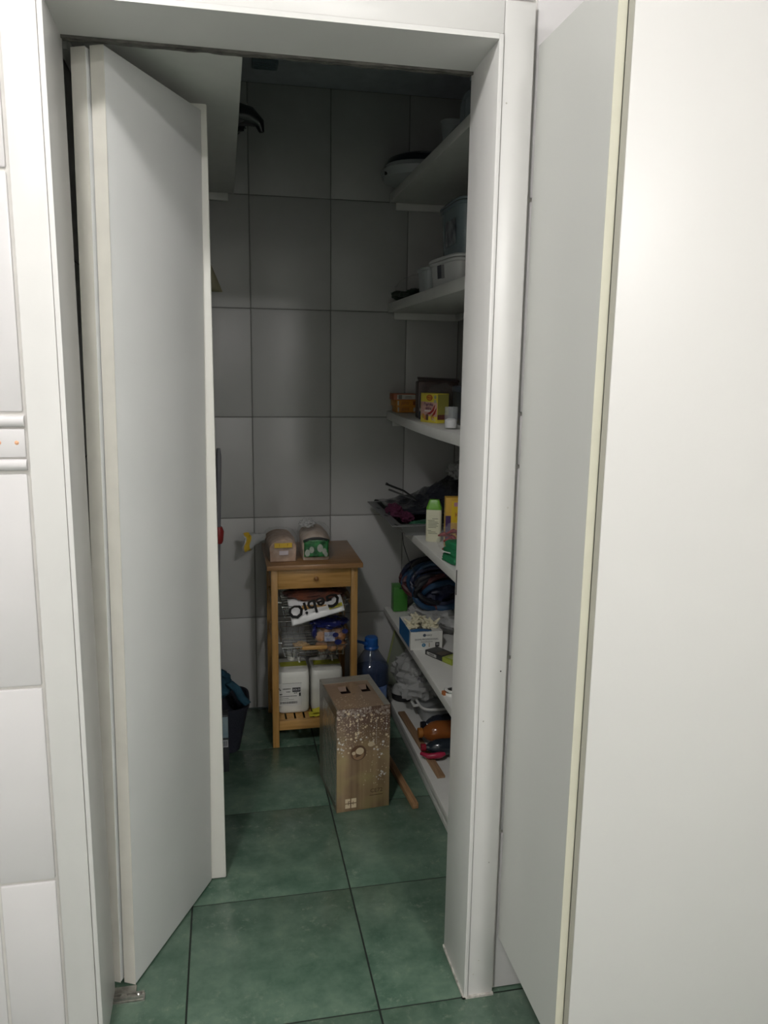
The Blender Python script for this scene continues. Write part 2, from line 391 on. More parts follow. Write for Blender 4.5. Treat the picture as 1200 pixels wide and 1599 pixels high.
pv.box((-0.286, 0.128, 0.0), (-0.214, 0.150, 0.004)).box((-0.284, 0.130, 0.004), (-0.218, 0.134, 0.012)).box((-0.284, 0.146, 0.004), (-0.216, 0.149, 0.010))
pv.lathe([(0.006, 0.0), (0.006, 0.013), (0.003, 0.015)], 10, c=(-0.228, 0.139, 0.0)).lathe([(0.009, 0.0), (0.008, 0.006)], 10, c=(-0.262, 0.140, 0.003))
pv.box((-0.286, 0.150, 0.0), (-0.236, 0.175, 0.005))
pv.build('floor_pivot', M_STEEL, dr)

# ------------------------------------------------------------------ tall white cabinet on the right
CX, CYF = 0.607, -0.318
cb = thing('tall_cabinet', (CX, 0.0, 0), 0, 'tall white laminate cabinet standing right of the doorway, door shut', 'cabinet')
ZB, ZT, CW = 0.150, 2.077, 0.80
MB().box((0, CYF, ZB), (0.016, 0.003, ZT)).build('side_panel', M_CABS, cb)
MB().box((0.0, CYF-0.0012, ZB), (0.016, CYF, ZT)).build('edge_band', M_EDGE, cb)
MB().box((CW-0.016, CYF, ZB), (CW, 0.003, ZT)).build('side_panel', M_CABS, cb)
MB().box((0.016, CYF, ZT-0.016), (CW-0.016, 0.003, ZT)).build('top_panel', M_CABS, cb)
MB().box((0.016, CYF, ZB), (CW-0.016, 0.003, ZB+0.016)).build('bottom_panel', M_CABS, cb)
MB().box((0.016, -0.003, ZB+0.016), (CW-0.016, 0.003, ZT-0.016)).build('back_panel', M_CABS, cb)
MB().box((0.0175, CYF-0.0225, ZB), (CW-0.002, CYF-0.0025, ZT+0.1)).build('cabinet_door', M_CAB, cb, bevel=0.0015)
MB().box((0.0165, CYF-0.0215, ZB+0.001), (0.0174, CYF-0.0030, ZT+0.099)).build('door_edge_shade', mat('door_edge_shaded_beige', (0.40, 0.39, 0.345), 0.4), cb)  # thin strip added over the door's left edge, its shade put into the colour
for (x, y) in ((0.22, -0.06), (0.22, CYF+0.08), (CW-0.06, -0.06), (CW-0.06, CYF+0.08)):
    MB().lathe([(0.022, 0.0), (0.022, 0.012), (0.014, 0.016), (0.014, ZB-0.006), (0.022, ZB-0.004), (0.022, ZB)], 14, c=(x, y, 0)).build('adjustable_foot', M_BLACK, cb, smooth=True)

# ------------------------------------------------------------------ shelves on the right wall
SX = 0.668
def shelf(z, th, label, sag=0.0, plinth=False, batten=True, bz=0.028):
    t = thing('wall_shelf', (SX, YB, z), 0, label, 'shelf', 'white shelves along the right pantry wall')
    y0, y1, wX = -1.40, -0.004, XR-SX-0.003
    def top(u, v, dz):
        y = y0+(y1-y0)*u; s_ = -sag*math.sin(PI*min(1, max(0, (-y)/1.35)))
        return (wX*v, y, dz+s_)
    nb = 24; mb = MB(); vs = []; fs = []
    for i in range(nb+1):
        u = i/nb; vs += [top(u, 0, 0), top(u, 1, 0), top(u, 1, -th), top(u, 0, -th)]
    for i in range(nb):
        for k in range(4): fs.append((i*4+k, i*4+(k+1) % 4, i*4+4+(k+1) % 4, i*4+4+k))
    fs += [(3, 2, 1, 0), tuple(nb*4+k for k in range(4))]
    mb.add(vs, fs).build('board', M_SHELF, t, bevel=0.0012)
    if batten:
        MB().box((0.024, -0.020, -th-bz), (wX, y1, -th-0.0005)).build('batten', M_SHELF, t, bevel=0.0015)
        MB().box((wX-0.018, y0+0.1, -th-bz), (wX, -0.021, -th-0.0005 - sag)).build('batten', M_SHELF, t, bevel=0.0015)
    if plinth: MB().box((0.004, y0, -z+0.0005), (0.020, y1, -th-0.0005)).build('plinth', M_SHELF, t, bevel=0.001)
    return t
shelf(2.142, 0.033, 'topmost white shelf high on the right wall holding a dark-lidded white appliance')
shelf(1.720, 0.036, 'second white shelf from the top, holding white tubs')
shelf(1.284, 0.034, 'sagging white shelf with orange packets and a yellow food box', sag=0.010)
shelf(0.864, 0.030, 'white shelf at waist height under the grey tray and green-capped bottle')
shelf(0.432, 0.028, 'low white shelf carrying the open glove box', batten=True, bz=0.02)
shelf(0.066, 0.028, 'bottom white shelf just above the floor, with lying bottles', plinth=True, batten=False)
t = thing('wall_shelf', (0.056, 0, 2.11), 0, 'white shelf high on the left wall, seen from below above the folding door', 'shelf')
MB().box((XL+0.003-0.056, 0.20, 0.0), (0, YB-0.004, 0.030)).build('board', M_SHELF, t, bevel=0.0015)
MB().box((XL+0.003-0.056, YB-0.024, -0.028), (-0.022, YB-0.004, -0.0005)).build('batten', M_SHELF, t, bevel=0.0015)
MB().box((XL+0.003-0.056, 0.25, -0.028), (XL+0.021-0.056, YB-0.025, -0.0005)).build('batten', M_SHELF, t, bevel=0.0015)

# small grey vent on the pantry ceiling
t = thing('ceiling_vent', (0.170, 1.49, ZC), 0, 'small blue-grey rectangular fitting on the dark pantry ceiling', 'vent')
mv = mat('vent_grey', (0.20, 0.25, 0.29), 0.5)
MB().box((-0.045, -0.035, -0.014), (0.045, 0.035, -0.0005)).build('vent_body', mv, t, bevel=0.003)
for k in range(4): MB().box((-0.038, -0.026+0.015*k, -0.017), (0.038, -0.020+0.015*k, -0.0138)).build('vent_slat', mv, t)

# ------------------------------------------------------------------ bamboo trolley
T = thing('kitchen_trolley', (0.3225, 1.490, 0), 0, 'narrow bamboo kitchen trolley with a drawer and wire baskets against the back wall', 'trolley')
LX, LYF, LYB = 0.1645, -0.172, 0.172; lw = 0.025
MB().box((-0.181, -0.198, 0.718), (0.181, 0.198, 0.737)).build('trolley_top', M_BTOP, T, bevel=0.003)
for (sx_, yy) in ((-1, LYF), (1, LYF), (-1, LYB-lw), (1, LYB-lw)):
    x0 = -LX if sx_ < 0 else LX-lw
    MB().box((x0, yy, 0), (x0+lw, yy+lw, 0.7175)).build('leg', M_BAMBOOV, T, bevel=0.0015)
ix = LX-lw-0.0008
drw = MB().box((-ix, LYF+0.002, 0.639), (ix, LYF+0.020, 0.7165)).build('drawer', M_BAMBOO, T, bevel=0.0012)
MB().lathe([(0.005, 0), (0.004, 0.006), (0.009, 0.012), (0.0095, 0.017), (0.006, 0.021), (0.001, 0.022)], 16,
           M=Matrix.Rotation(PI/2, 3, 'X'), c=(0.004, LYF+0.002, 0.679)).build('knob', mat('knob_bamboo', (0.20, 0.09, 0.025), 0.35), drw, smooth=True)
MB().box((-ix+0.004, LYF+0.0205, 0.645), (ix-0.004, LYB-0.03, 0.655)).build('drawer_bottom', M_BAMBOO, T)
for s_ in (-1, 1):
    x0, x1 = (-LX+0.006, -LX+0.018) if s_ < 0 else (LX-0.018, LX-0.006)
    MB().box((x0, LYF+lw+0.0005, 0.640), (x1, LYB-lw-0.0005, 0.716)).build('side_rail', M_BAMBOO, T)
    for zz in (0.545, 0.392): MB().box((x0, LYF+lw+0.0005, zz), (x1, LYB-lw-0.0005, zz+0.018)).build('side_rail', M_BAMBOO, T)
    MB().box((x0, LYF+lw+0.0005, 0.072), (x1, LYB-lw-0.0005, 0.106)).build('side_rail', M_BAMBOO, T)
MB().box((-ix, LYF+0.003, 0.070), (ix, LYF+0.020, 0.108)).build('front_rail', M_BAMBOO, T, bevel=0.001)
MB().box((-ix, LYB-0.020, 0.070), (ix, LYB-0.003, 0.108)).build('back_rail', M_BAMBOO, T, bevel=0.001)
for k in range(8):
    x0 = -0.143 + k*0.0358
    MB().box((x0, LYF+0.0205, 0.098), (x0+0.0285, LYB-0.0205, 0.107)).build('slat', M_BAMBOOV, T, bevel=0.0008)
def basket(ztop, depth):
    wb = MB(); wx = 0.124; yf, yb = LYF-0.006, LYB-0.035; zb = ztop-depth; r = 0.0021
    rim = [(-wx, yf, ztop), (wx, yf, ztop), (wx, yb, ztop), (-wx, yb, ztop), (-wx, yf, ztop)]
    for a, b in zip(rim[:-1], rim[1:]): wb.tube([a, b], r, 8)
    for zz in (ztop-0.020, zb+0.004):
        e_ = 0.012
        rm = [(-wx+e_, yf+e_+0.006, zz), (wx-e_, yf+e_+0.006, zz), (wx-e_, yb-e_, zz), (-wx+e_, yb-e_, zz), (-wx+e_, yf+e_+0.006, zz)]
        for a, b in zip(rm[:-1], rm[1:]): wb.tube([a, b], 0.0014, 6)
    for k in range(10):
        x = -wx+0.014 + k*(2*wx-0.028)/9
        wb.tube([(x, yf, ztop), (x, yf+0.016, zb), (x, yb-0.01, zb), (x, yb, ztop)], 0.0011, 5)
    for k in range(9):
        y = yf+0.03 + k*(yb-yf-0.05)/8
        wb.tube([(-wx, y, ztop), (-wx+0.010, y, zb), (wx-0.010, y, zb), (wx, y, ztop)], 0.0011, 5)
    o = wb.build('wire_basket', M_CHROME, T, smooth=True)
    MB().box((-0.050, yf-0.007, ztop-0.012), (0.046, yf+0.006, ztop+0.003)).build('wooden_grip', M_BAMBOO, o, bevel=0.003)
    for s_ in (-1, 1): MB().tube([(s_*(LX-lw), LYF+lw+0.02, ztop+0.003), (s_*wx, LYF+lw+0.02, ztop+0.003)], 0.003, 8).build('runner_pin', M_CHROME, o)
basket(0.572, 0.050); basket(0.410, 0.046)

# loaves on the trolley top
ZTOP = 0.737
def loaf(loc, rz, size, label, crust, crumb, seed):
    t = thing('bread_loaf', loc, rz, label, 'bread', 'wrapped loaves on the trolley')
    w_, d_, h_ = size
    def sec(k):                      # bread-tin outline: flat base, mushroom top
        a = PI*k
        x = -w_*0.5*math.cos(a)*(1+0.05*math.sin(3*a)); z = h_*(0.55+0.45*math.sin(a)) if 0 < k < 1 else 0
        return x, z
    mb = MB(); vs = []; fs = []; n1, n2 = 22, 14
    for j in range(n2+1):
        v = j/n2; sc = 1-0.10*(abs(2*v-1)**6)
        for i in range(n1+1):
            k = i/n1
            if i == 0: x, z = -w_*0.47, 0.002
            elif i == n1: x, z = w_*0.47, 0.002
            else: x, z = sec((i-0.5)/n1) if 1 < i < n1-1 else (math.copysign(w_*0.49, i-n1/2), h_*0.45)
            x *= sc; z = max(0.002, z*sc)
            q = 1+0.05*noise.noise(Vector((x*30+seed, v*6, z*30)))
            vs.append((x*q, (v-0.5)*d_, z*q if z > 0.01 else z))
    N = n1+1
    for j in range(n2):
        for i in range(n1): fs.append((j*N+i, j*N+i+1, (j+1)*N+i+1, (j+1)*N+i))
        fs.append((j*N+n1, j*N, (j+1)*N, (j+1)*N+n1))
    fs += [tuple(range(N)), tuple(n2*N+i for i in range(N-1, -1, -1))]
    mb.add(vs, fs).build('bread', crust, t, smooth=True, ang=60)
    # loose clear wrapper
    wr = MB().blob((0, 0, h_*0.52), (w_*0.60, d_*0.56, h_*0.60), amp=0.07, freq=4, seed=seed, e=0.62, floor=0.0008)
    wr.build('wrapper', M_FILM, t, smooth=True, ang=75)
    return t, crumb
M_CR1 = mat('brown_crust', (0.30, 0.19, 0.13), 0.6, col2=(0.42, 0.30, 0.22), vscale=40)
M_CR2 = mat('pale_crust', (0.36, 0.27, 0.20), 0.6, col2=(0.45, 0.36, 0.29), vscale=40)
M_YEL = mat('yellow_print', (0.58, 0.38, 0.03), 0.45)
M_GRN = mat('green_print', (0.006, 0.06, 0.018), 0.4, col2=(0.03, 0.20, 0.055), vscale=45)
M_GREY = mat('grey_print', (0.42, 0.42, 0.40), 0.5)
t, _ = loaf((0.203, 1.45, ZTOP), 0.03, (0.110, 0.20, 0.094), 'brown sliced loaf in a clear bag with a yellow band, left on the trolley', M_CR1, None, 2)
MB().surf(10, 4, lambda u, v: ((u-0.5)*0.066, -0.1125-0.002*math.sin(PI*u), 0.058+0.018*v)).build('yellow_band', M_YEL, t, solid=0.0008)
MB().surf(8, 4, lambda u, v: ((u-0.45)*0.034, -0.1125-0.001*math.sin(PI*u), 0.030+0.016*v)).build('ingredients_print', mat('pale_print', (0.48, 0.42, 0.44), 0.5), t, solid=0.0006)
text('date_print', 'BROT', 0.014, (0.002, -0.1142, 0.067), mat('brown_ink', (0.22, 0.11, 0.01), 0.6), t)
# twisted end of the bag hanging over the left side of the trolley top
tl = MB()
def tail(u, v):
    a = 2*PI*v; r_ = 0.010 + 0.026*u**1.3
    ctr = Vector((-0.052-0.085*u, 0.045+0.035*u, 0.070-0.022*u-0.012*u*u))
    k = 1+0.35*noise.noise(Vector((math.cos(a)*1.6, math.sin(a)*1.6, u*4)))
    return tuple(ctr + Vector((0.006*math.sin(3*a)*u, 0.6*r_*k*math.cos(a), 1.15*r_*k*math.sin(a))))
tl.surf(16, 24, tail); tl.build('bag_tail', M_FILMW, t, smooth=True, ang=80)
tb = MB()
def tband(u, v):
    p = Vector(tail(0.70+0.22*u, 0.06+0.88*v)); ctr = Vector((-0.052-0.085*0.8, 0.045+0.035*0.8, 0.046))
    return tuple(p + (p-ctr).normalized()*0.0015)
tb.surf(6, 24, tband); tb.build('yellow_end_band', M_YEL, t, smooth=True)
t, _ = loaf((0.336, 1.462, ZTOP), -0.04, (0.112, 0.21, 0.108), 'paler loaf in a clear bag with green print, right of the brown loaf', M_CR2, None, 5)
def gfront(u, v):
    x = (u-0.5)*0.092; z = 0.018+0.066*v
    return (x, -0.119-0.004*math.sin(PI*u)-0.003*noise.noise(Vector((u*6, v*6, 3))), z)
MB().surf(14, 10, gfront).build('green_label', M_GRN, t, smooth=True, solid=0.0008)
MB().surf(12, 4, lambda u, v: ((u-0.5)*0.098, -0.1185-0.005*math.sin(PI*u), 0.084+0.011*v-0.012*(2*u-1)**2)).build('dark_band', M_BLACK, t, smooth=True, solid=0.0008)
for (x, z, r_) in ((-0.018, 0.046, 0.013), (0.014, 0.052, 0.016), (0.030, 0.040, 0.012), (-0.034, 0.034, 0.014), (0.036, 0.028, 0.010)):
    MB().disc((x, -0.1255, z), r_, 12, sx=0.7).build('leaf_print', mat('leaf_grey', (0.24, 0.29, 0.23), 0.5, col2=(0.36, 0.37, 0.33), vscale=60), t)
MB().blob((-0.030, -0.02, 0.128), (0.030, 0.05, 0.014), amp=0.35, freq=4, seed=9).build('bag_fold', M_FILMW, t, smooth=True)

# packets in the baskets
M_PKW = mat('packet_white', (0.66, 0.66, 0.66), 0.28, bump=0.15, bscale=30)
t = thing('printed_packet', (0.325, 1.314, 0.566), 0.0, 'white plastic packet with large black lettering and a yellow tag in the upper basket', 'packet')
tilt = -0.27
def pk(u, v):
    x = -0.100+0.205*u; z = -0.034+0.086*v*(1-0.42*u)
    y = -0.030 + 0.070*v*v - 0.004*noise.noise(Vector((u*5, v*5, 1)))
    c_, s_ = math.cos(-tilt), math.sin(-tilt)
    return (x*c_-z*s_*0.55, y, x*s_*0.95+z*c_ - 0.004)
MB().surf(20, 12, pk).build('packet_front', M_PKW, t, smooth=True, solid=0.0012)
MB().blob((0.005, 0.085, 0.030), (0.118, 0.085, 0.026), amp=0.2, freq=3, seed=11).build('packet_body', mat('packet_brown', (0.16, 0.055, 0.03), 0.3, col2=(0.03, 0.03, 0.035), vscale=14), t, smooth=True)
tx = text('lettering', 'GebiO', 0.098, (-0.014, -0.0355, 0.026), M_INK, t, rot=(PI/2, PI-0.27, 0), sx=0.74, bold=0.0022)
for v_ in tx.data.vertices:                       # printed upside down; follow the curve of the packet front
    vv = max(0.0, (-v_.co.y + 0.052)/0.088); v_.co.z += 0.066*vv*vv - 0.003
tgp = MB().obox((0.072, -0.0285, 0.010), (0.052, 0.002, 0.013), (0, -0.27, 0)).build('yellow_tag', mat('tag_yellow', (0.55, 0.50, 0.05), 0.4), t)
text('tag_text', 'PREMIUM', 0.0095, (0.072, -0.0302, 0.010), M_INK, t, rot=(PI/2, -0.27, 0))
M_NAVYF = mat('navy_foil', (0.015, 0.02, 0.11), 0.25, bump=0.3, bscale=30)
t = thing('bun_packet', (0.383, 1.350, 0.367), 0.0, 'packet of brown rolls with a navy top in the lower wire basket', 'packet')
t.scale = (1, 1, 0.80)
MB().blob((0, 0.035, 0.082), (0.066, 0.078, 0.074), amp=0.10, freq=3, seed=3, e=0.8).build('packet_film', M_FILM, t, smooth=True)
for (x, y, z) in ((-0.032, 0.0, 0.035), (0.008, -0.002, 0.035), (0.040, 0.004, 0.035), (-0.034, 0.0, 0.085), (0.006, -0.002, 0.085), (0.040, 0.002, 0.085), (-0.012, 0.010, 0.118), (0.028, 0.010, 0.116), (-0.03, 0.07, 0.06), (0.01, 0.07, 0.06), (0.042, 0.07, 0.06)):
    MB().blob((x, y, z), (0.024, 0.034, 0.026), amp=0.05, seed=x*90).build('bread_roll', mat('roll_crust', (0.30, 0.12, 0.04), 0.45, col2=(0.50, 0.28, 0.14), vscale=30), t, smooth=True)
MB().blob((0.0, 0.030, 0.150), (0.070, 0.072, 0.026), amp=0.25, freq=3, seed=6).build('navy_top', M_NAVYF, t, smooth=True)
MB().blob((-0.060, 0.005, 0.115), (0.012, 0.030, 0.040), amp=0.2, seed=16).build('navy_side', M_NAVYF, t, smooth=True)
MB().surf(10, 8, lambda u, v: (-0.026+0.040*u, -0.048-0.003*math.sin(PI*u), 0.080+0.046*v)).build('white_print', mat('print_white', (0.55, 0.56, 0.62), 0.4, col2=(0.20, 0.22, 0.34), vscale=70), t, solid=0.0008)
for (x, z, r_) in ((0.016, 0.112, 0.012), (0.026, 0.076, 0.014), (0.052, 0.128, 0.012)):
    MB().disc((x, -0.0535, z), r_, 14).build('navy_print', M_NAVYF, t)
text('print_text', 'SOFT', 0.012, (-0.010, -0.0528, 0.108), M_INK, t)
t = thing('clear_bag', (0.250, 1.36, 0.367), 0, 'crumpled clear bag with a tan seal lying left in the lower basket', 'bag')
t.scale = (1, 1, 0.72)
MB().blob((0.0, 0.03, 0.075), (0.050, 0.07, 0.070), amp=0.25, freq=3, seed=13, ridge=0.2).build('film', M_FILM, t, smooth=True)
MB().blob((0.022, -0.010, 0.050), (0.030, 0.03, 0.016), amp=0.3, seed=4).build('tan_seal', mat('tan', (0.40, 0.27, 0.13), 0.6), t, smooth=True)

# white canisters on the slatted bottom
M_CAN = mat('canister_white', (0.68, 0.68, 0.63), 0.33, var=0.02)
M_LIME = mat('lime_label', (0.36, 0.38, 0.03), 0.45)
def canister(x, label, printed):
    t = thing('canister', (x, 1.464, 0.1078), 0, label, 'canister', 'white canisters on the trolley bottom')
    hw, hd, H = 0.0635, 0.082, 0.172
    prof = [(0.90, 0.0), (0.98, 0.006), (1.0, 0.014), (1.0, H-0.020), (0.985, H-0.008), (0.95, H), (0.60, H+0.006), (0.0, H+0.006)]
    MB().lathe([(r_, z) for r_, z in prof], 40, sx=hw, sy=hd, p=7).build('canister_body', M_CAN, t, smooth=True, ang=50)
    MB().lathe([(0.016, 0), (0.016, 0.016), (0.019, 0.016), (0.019, 0.034), (0.016, 0.037)], 20, c=(0.0, 0.050, H+0.005)).build('screw_cap', M_CAN, t, smooth=True)
    MB().tube([(0.03, 0.055, H+0.002), (0.03, 0.050, H+0.024), (0.03, 0.010, H+0.024), (0.03, 0.004, H+0.002)], 0.006, 10).build('handle', M_CAN, t, smooth=True)
    o = MB().surf(6, 6, lambda u, v: ((u-0.5)*0.106+0.004, -0.030+0.045*v, H+0.0075)).build('top_label', M_LIME, t, solid=0.001)
    if printed:
        f = -hd-0.0012
        lb = MB().box((-0.060, f, 0.035), (0.030, f+0.001, 0.128)).build('paper_label', mat('label_paper', (0.60, 0.60, 0.57), 0.6), t)
        yb = f-0.0004
        tg = MB().box((-0.006, yb-0.0004, 0.092), (0.026, yb, 0.110)).build('label_plate', M_INK, t)
        text('label_word', 'SOLO', 0.011, (0.010, yb-0.0006, 0.101), mat('label_white', (0.7, 0.7, 0.7), 0.6), t)
        ln = MB()
        random.seed(3)
        for (z, x0, x1, h_) in ((0.104, -0.044, -0.012, 0.004), (0.092, -0.030, -0.014, 0.003), (0.082, -0.056, -0.046, 0.005), (0.086, 0.000, 0.014, 0.003), (0.074, -0.056, 0.012, 0.0025), (0.066, -0.056, -0.02, 0.0015), (0.060, -0.056, 0.000, 0.0012), (0.128, -0.044, 0.03, 0.0012)):
            x = x0
            while x < x1:
                w_ = random.uniform(0.002, 0.006); ln.box((x, yb-0.0003, z), (min(x+w_, x1), yb, z+h_)); x += w_+0.0009
        x = -0.054
        while x < 0.014:
            w_ = random.choice((0.0006, 0.0012, 0.0018)); ln.box((x, yb-0.0003, 0.044), (x+w_, yb, 0.053)); x += w_+0.0009
        ln.box((0.020, yb-0.0003, 0.074), (0.027, yb, 0.088)).box((-0.059, yb-0.0003, 0.106), (-0.055, yb, 0.110)).box((-0.056, yb-0.0003, 0.100), (-0.051, yb, 0.105))
        ln.build('label_print', M_INK, t)['kind'] = 'stuff'
    return t
canister(0.2455, 'white plastic canister with a printed label and barcode on the trolley bottom', True)
canister(0.3790, 'plain white plastic canister with a lime top label, right of the printed one', False)
t = thing('yellow_cloth', (0.338, 1.350, 0.1078), 0, 'yellow folded cloth on the slats in front of the canisters', 'cloth')
def ycl(u, v, dz):
    x = -0.036+0.115*u; y = -0.015+0.040*v
    return (x, y, dz+0.004+0.006*abs(noise.noise(Vector((u*4, v*4, dz*60))))+0.022*max(0, u-0.15)*(v))
MB().surf(16, 8, lambda u, v: ycl(u, v, 0.0)).surf(16, 8, lambda u, v: ycl(0.12+u*0.86, 0.1+v*0.85, 0.012)).build('cloth_folds', mat('yellow_cloth', (0.60, 0.55, 0.04), 0.8, var=0.1), t, smooth=True, solid=0.004)

# ------------------------------------------------------------------ printed gift box
bw, bd, bh = 0.183, 0.268, 0.366
rz = 0.093
c_, s_ = math.cos(rz), math.sin(rz)
bx0, by0 = 0.338, 0.826
BOX = thing('printed_carton', (bx0 + c_*bw/2 - s_*bd/2, by0 + s_*bw/2 + c_*bd/2, 0), rz, 'film-wrapped gold carton printed with a bauble, standing on the floor before the trolley', 'box')
def box_material():
    mt = bpy.data.materials.new('gold_carton_print'); mt.use_nodes = True; nt = mt.node_tree; b = nt.nodes['Principled BSDF']
    tc = nt.nodes.new('ShaderNodeTexCoord'); mp = nt.nodes.new('ShaderNodeMapping'); mp.inputs['Scale'].default_value = (34, 3, 1.2)
    nt.links.new(tc.outputs['Object'], mp.inputs[0])
    n = nt.nodes.new('ShaderNodeTexNoise'); n.inputs['Scale'].default_value = 1.0; n.inputs['Detail'].default_value = 3; nt.links.new(mp.outputs[0], n.inputs['Vector'])
    r = nt.nodes.new('ShaderNodeValToRGB'); e = r.color_ramp.elements
    e[0].position = 0.3; e[0].color = (0.155, 0.095, 0.05, 1); e[1].position = 0.72; e[1].color = (0.32, 0.22, 0.12, 1)
    nt.links.new(n.outputs['Fac'], r.inputs['Fac'])
    n2 = nt.nodes.new('ShaderNodeTexNoise'); n2.inputs['Scale'].default_value = 14; nt.links.new(tc.outputs['Object'], n2.inputs['Vector'])
    mx = nt.nodes.new('ShaderNodeMixRGB'); mx.inputs[2].default_value = (0.34, 0.28, 0.12, 1)
    mr = nt.nodes.new('ShaderNodeMapRange'); mr.inputs[1].default_value = 0.45; mr.inputs[2].default_value = 0.7; mr.inputs[4].default_value = 0.6
    nt.links.new(n2.outputs['Fac'], mr.inputs[0]); nt.links.new(mr.outputs[0], mx.inputs[0]); nt.links.new(r.outputs[0], mx.inputs[1])
    sx_ = nt.nodes.new('ShaderNodeSeparateXYZ'); nt.links.new(tc.outputs['Object'], sx_.inputs[0])
    n5 = nt.nodes.new('ShaderNodeTexNoise'); n5.inputs['Scale'].default_value = 22; nt.links.new(tc.outputs['Object'], n5.inputs['Vector'])
    m5 = nt.nodes.new('ShaderNodeMath'); m5.operation = 'MULTIPLY_ADD'; m5.inputs[1].default_value = 0.16; nt.links.new(n5.outputs['Fac'], m5.inputs[0]); nt.links.new(sx_.outputs[2], m5.inputs[2])
    mr5 = nt.nodes.new('ShaderNodeMapRange'); mr5.inputs[1].default_value = 0.27; mr5.inputs[2].default_value = 0.40; nt.links.new(m5.outputs[0], mr5.inputs[0])
    vo = nt.nodes.new('ShaderNodeTexVoronoi'); vo.inputs['Scale'].default_value = 130; nt.links.new(tc.outputs['Object'], vo.inputs['Vector'])
    r6 = nt.nodes.new('ShaderNodeValToRGB'); e = r6.color_ramp.elements
    e[0].position = 0.12; e[0].color = (0.42, 0.33, 0.25, 1); e[1].position = 0.40; e[1].color = (0.115, 0.068, 0.048, 1); nt.links.new(vo.outputs['Distance'], r6.inputs['Fac'])
    mx5 = nt.nodes.new('ShaderNodeMixRGB'); nt.links.new(mr5.outputs[0], mx5.inputs[0]); nt.links.new(mx.outputs[0], mx5.inputs[1]); nt.links.new(r6.outputs['Color'], mx5.inputs[2])
    nt.links.new(mx5.outputs[0], b.inputs['Base Color']); b.inputs['Roughness'].default_value = 0.4
    b.inputs['Coat Weight'].default_value = 0.8; b.inputs['Coat Roughness'].default_value = 0.08
    n3 = nt.nodes.new('ShaderNodeTexNoise'); n3.inputs['Scale'].default_value = 16; n3.inputs['Detail'].default_value = 5; n3.inputs['Distortion'].default_value = 1.2
    mp3 = nt.nodes.new('ShaderNodeMapping'); mp3.inputs['Scale'].default_value = (1, 1, 0.35); nt.links.new(tc.outputs['Object'], mp3.inputs[0]); nt.links.new(mp3.outputs[0], n3.inputs['Vector'])
    bp = nt.nodes.new('ShaderNodeBump'); bp.inputs['Strength'].default_value = 0.55; bp.inputs['Distance'].default_value = 0.01
    nt.links.new(n3.outputs['Fac'], bp.inputs['Height']); nt.links.new(bp.outputs[0], b.inputs['Coat Normal'])
    return mt
M_BOX = box_material()
hw, hd = bw/2, bd/2; th = 0.004
MB().box((-hw, -hd, 0), (hw, -hd+th, bh)).build('front_panel', M_BOX, BOX, bevel=0.0012)
MB().box((-hw, hd-th, 0), (hw, hd, bh)).build('back_panel', M_BOX, BOX)
M_BSIDE = mat('carton_side', (0.12, 0.10, 0.07), 0.45, col2=(0.19, 0.16, 0.12), vscale=14, coat=0.7, bump=0.3, bscale=14)
for s_ in (-1, 1): MB().box((min(s_*hw, s_*(hw-th)), -hd+th, 0), (max(s_*hw, s_*(hw-th)), hd-th, bh)).build('side_panel', M_BSIDE, BOX)
M_BDARK = mat('carton_inside', (0.03, 0.015, 0.012), 0.8)
MB().box((-hw+th, -hd+th, 0.001), (hw-th, hd-th, 0.006)).build('bottom_panel', M_BDARK, BOX)
MB().box((-hw+th+0.001, -hd+th+0.001, bh-0.03), (hw-th-0.001, hd-th-0.001, bh-0.026)).build('inner_liner', M_BDARK, BOX)
xs = [-hw+th, -0.046, -0.012, 0.028, 0.060, hw-th]; ys = [-hd+th, -0.010, 0.056, hd-th]
tp = MB()
for i in range(5):
    for j in range(3):
        if j == 1 and i in (1, 3): continue
        tp.box((xs[i], ys[j], bh-0.004), (xs[i+1], ys[j+1], bh-0.0005))
tp.build('top_panel', mat('carton_top', (0.22, 0.145, 0.09), 0.42, col2=(0.30, 0.205, 0.13), vscale=10, coat=0.7, bump=0.1, bscale=18), BOX)
M_TAPE = mat('film_edge', (0.27, 0.255, 0.215), 0.22, bump=0.4, bscale=30, coat=0.6)
MB().box((-hw, hd-0.048, bh-0.0004), (hw, hd, bh+0.0006)).build('film_fold', M_TAPE, BOX)
MB().box((hw-0.020, -hd+0.004, bh-0.0004), (hw, hd-0.050, bh+0.0006)).build('film_fold', M_TAPE, BOX)
MB().box((-hw-0.0006, -hd+0.01, 0.02), (-hw, hd-0.06, 0.33)).build('film_fold', M_TAPE, BOX)
for (i, xx) in ((0, -0.029), (1, 0.044)):
    MB().obox((xx, 0.050, bh-0.010), (0.028, 0.016, 0.002), (0.9, 0, 0)).build('handle_flap', mat('carton_flap', (0.20, 0.13, 0.09), 0.5), BOX)
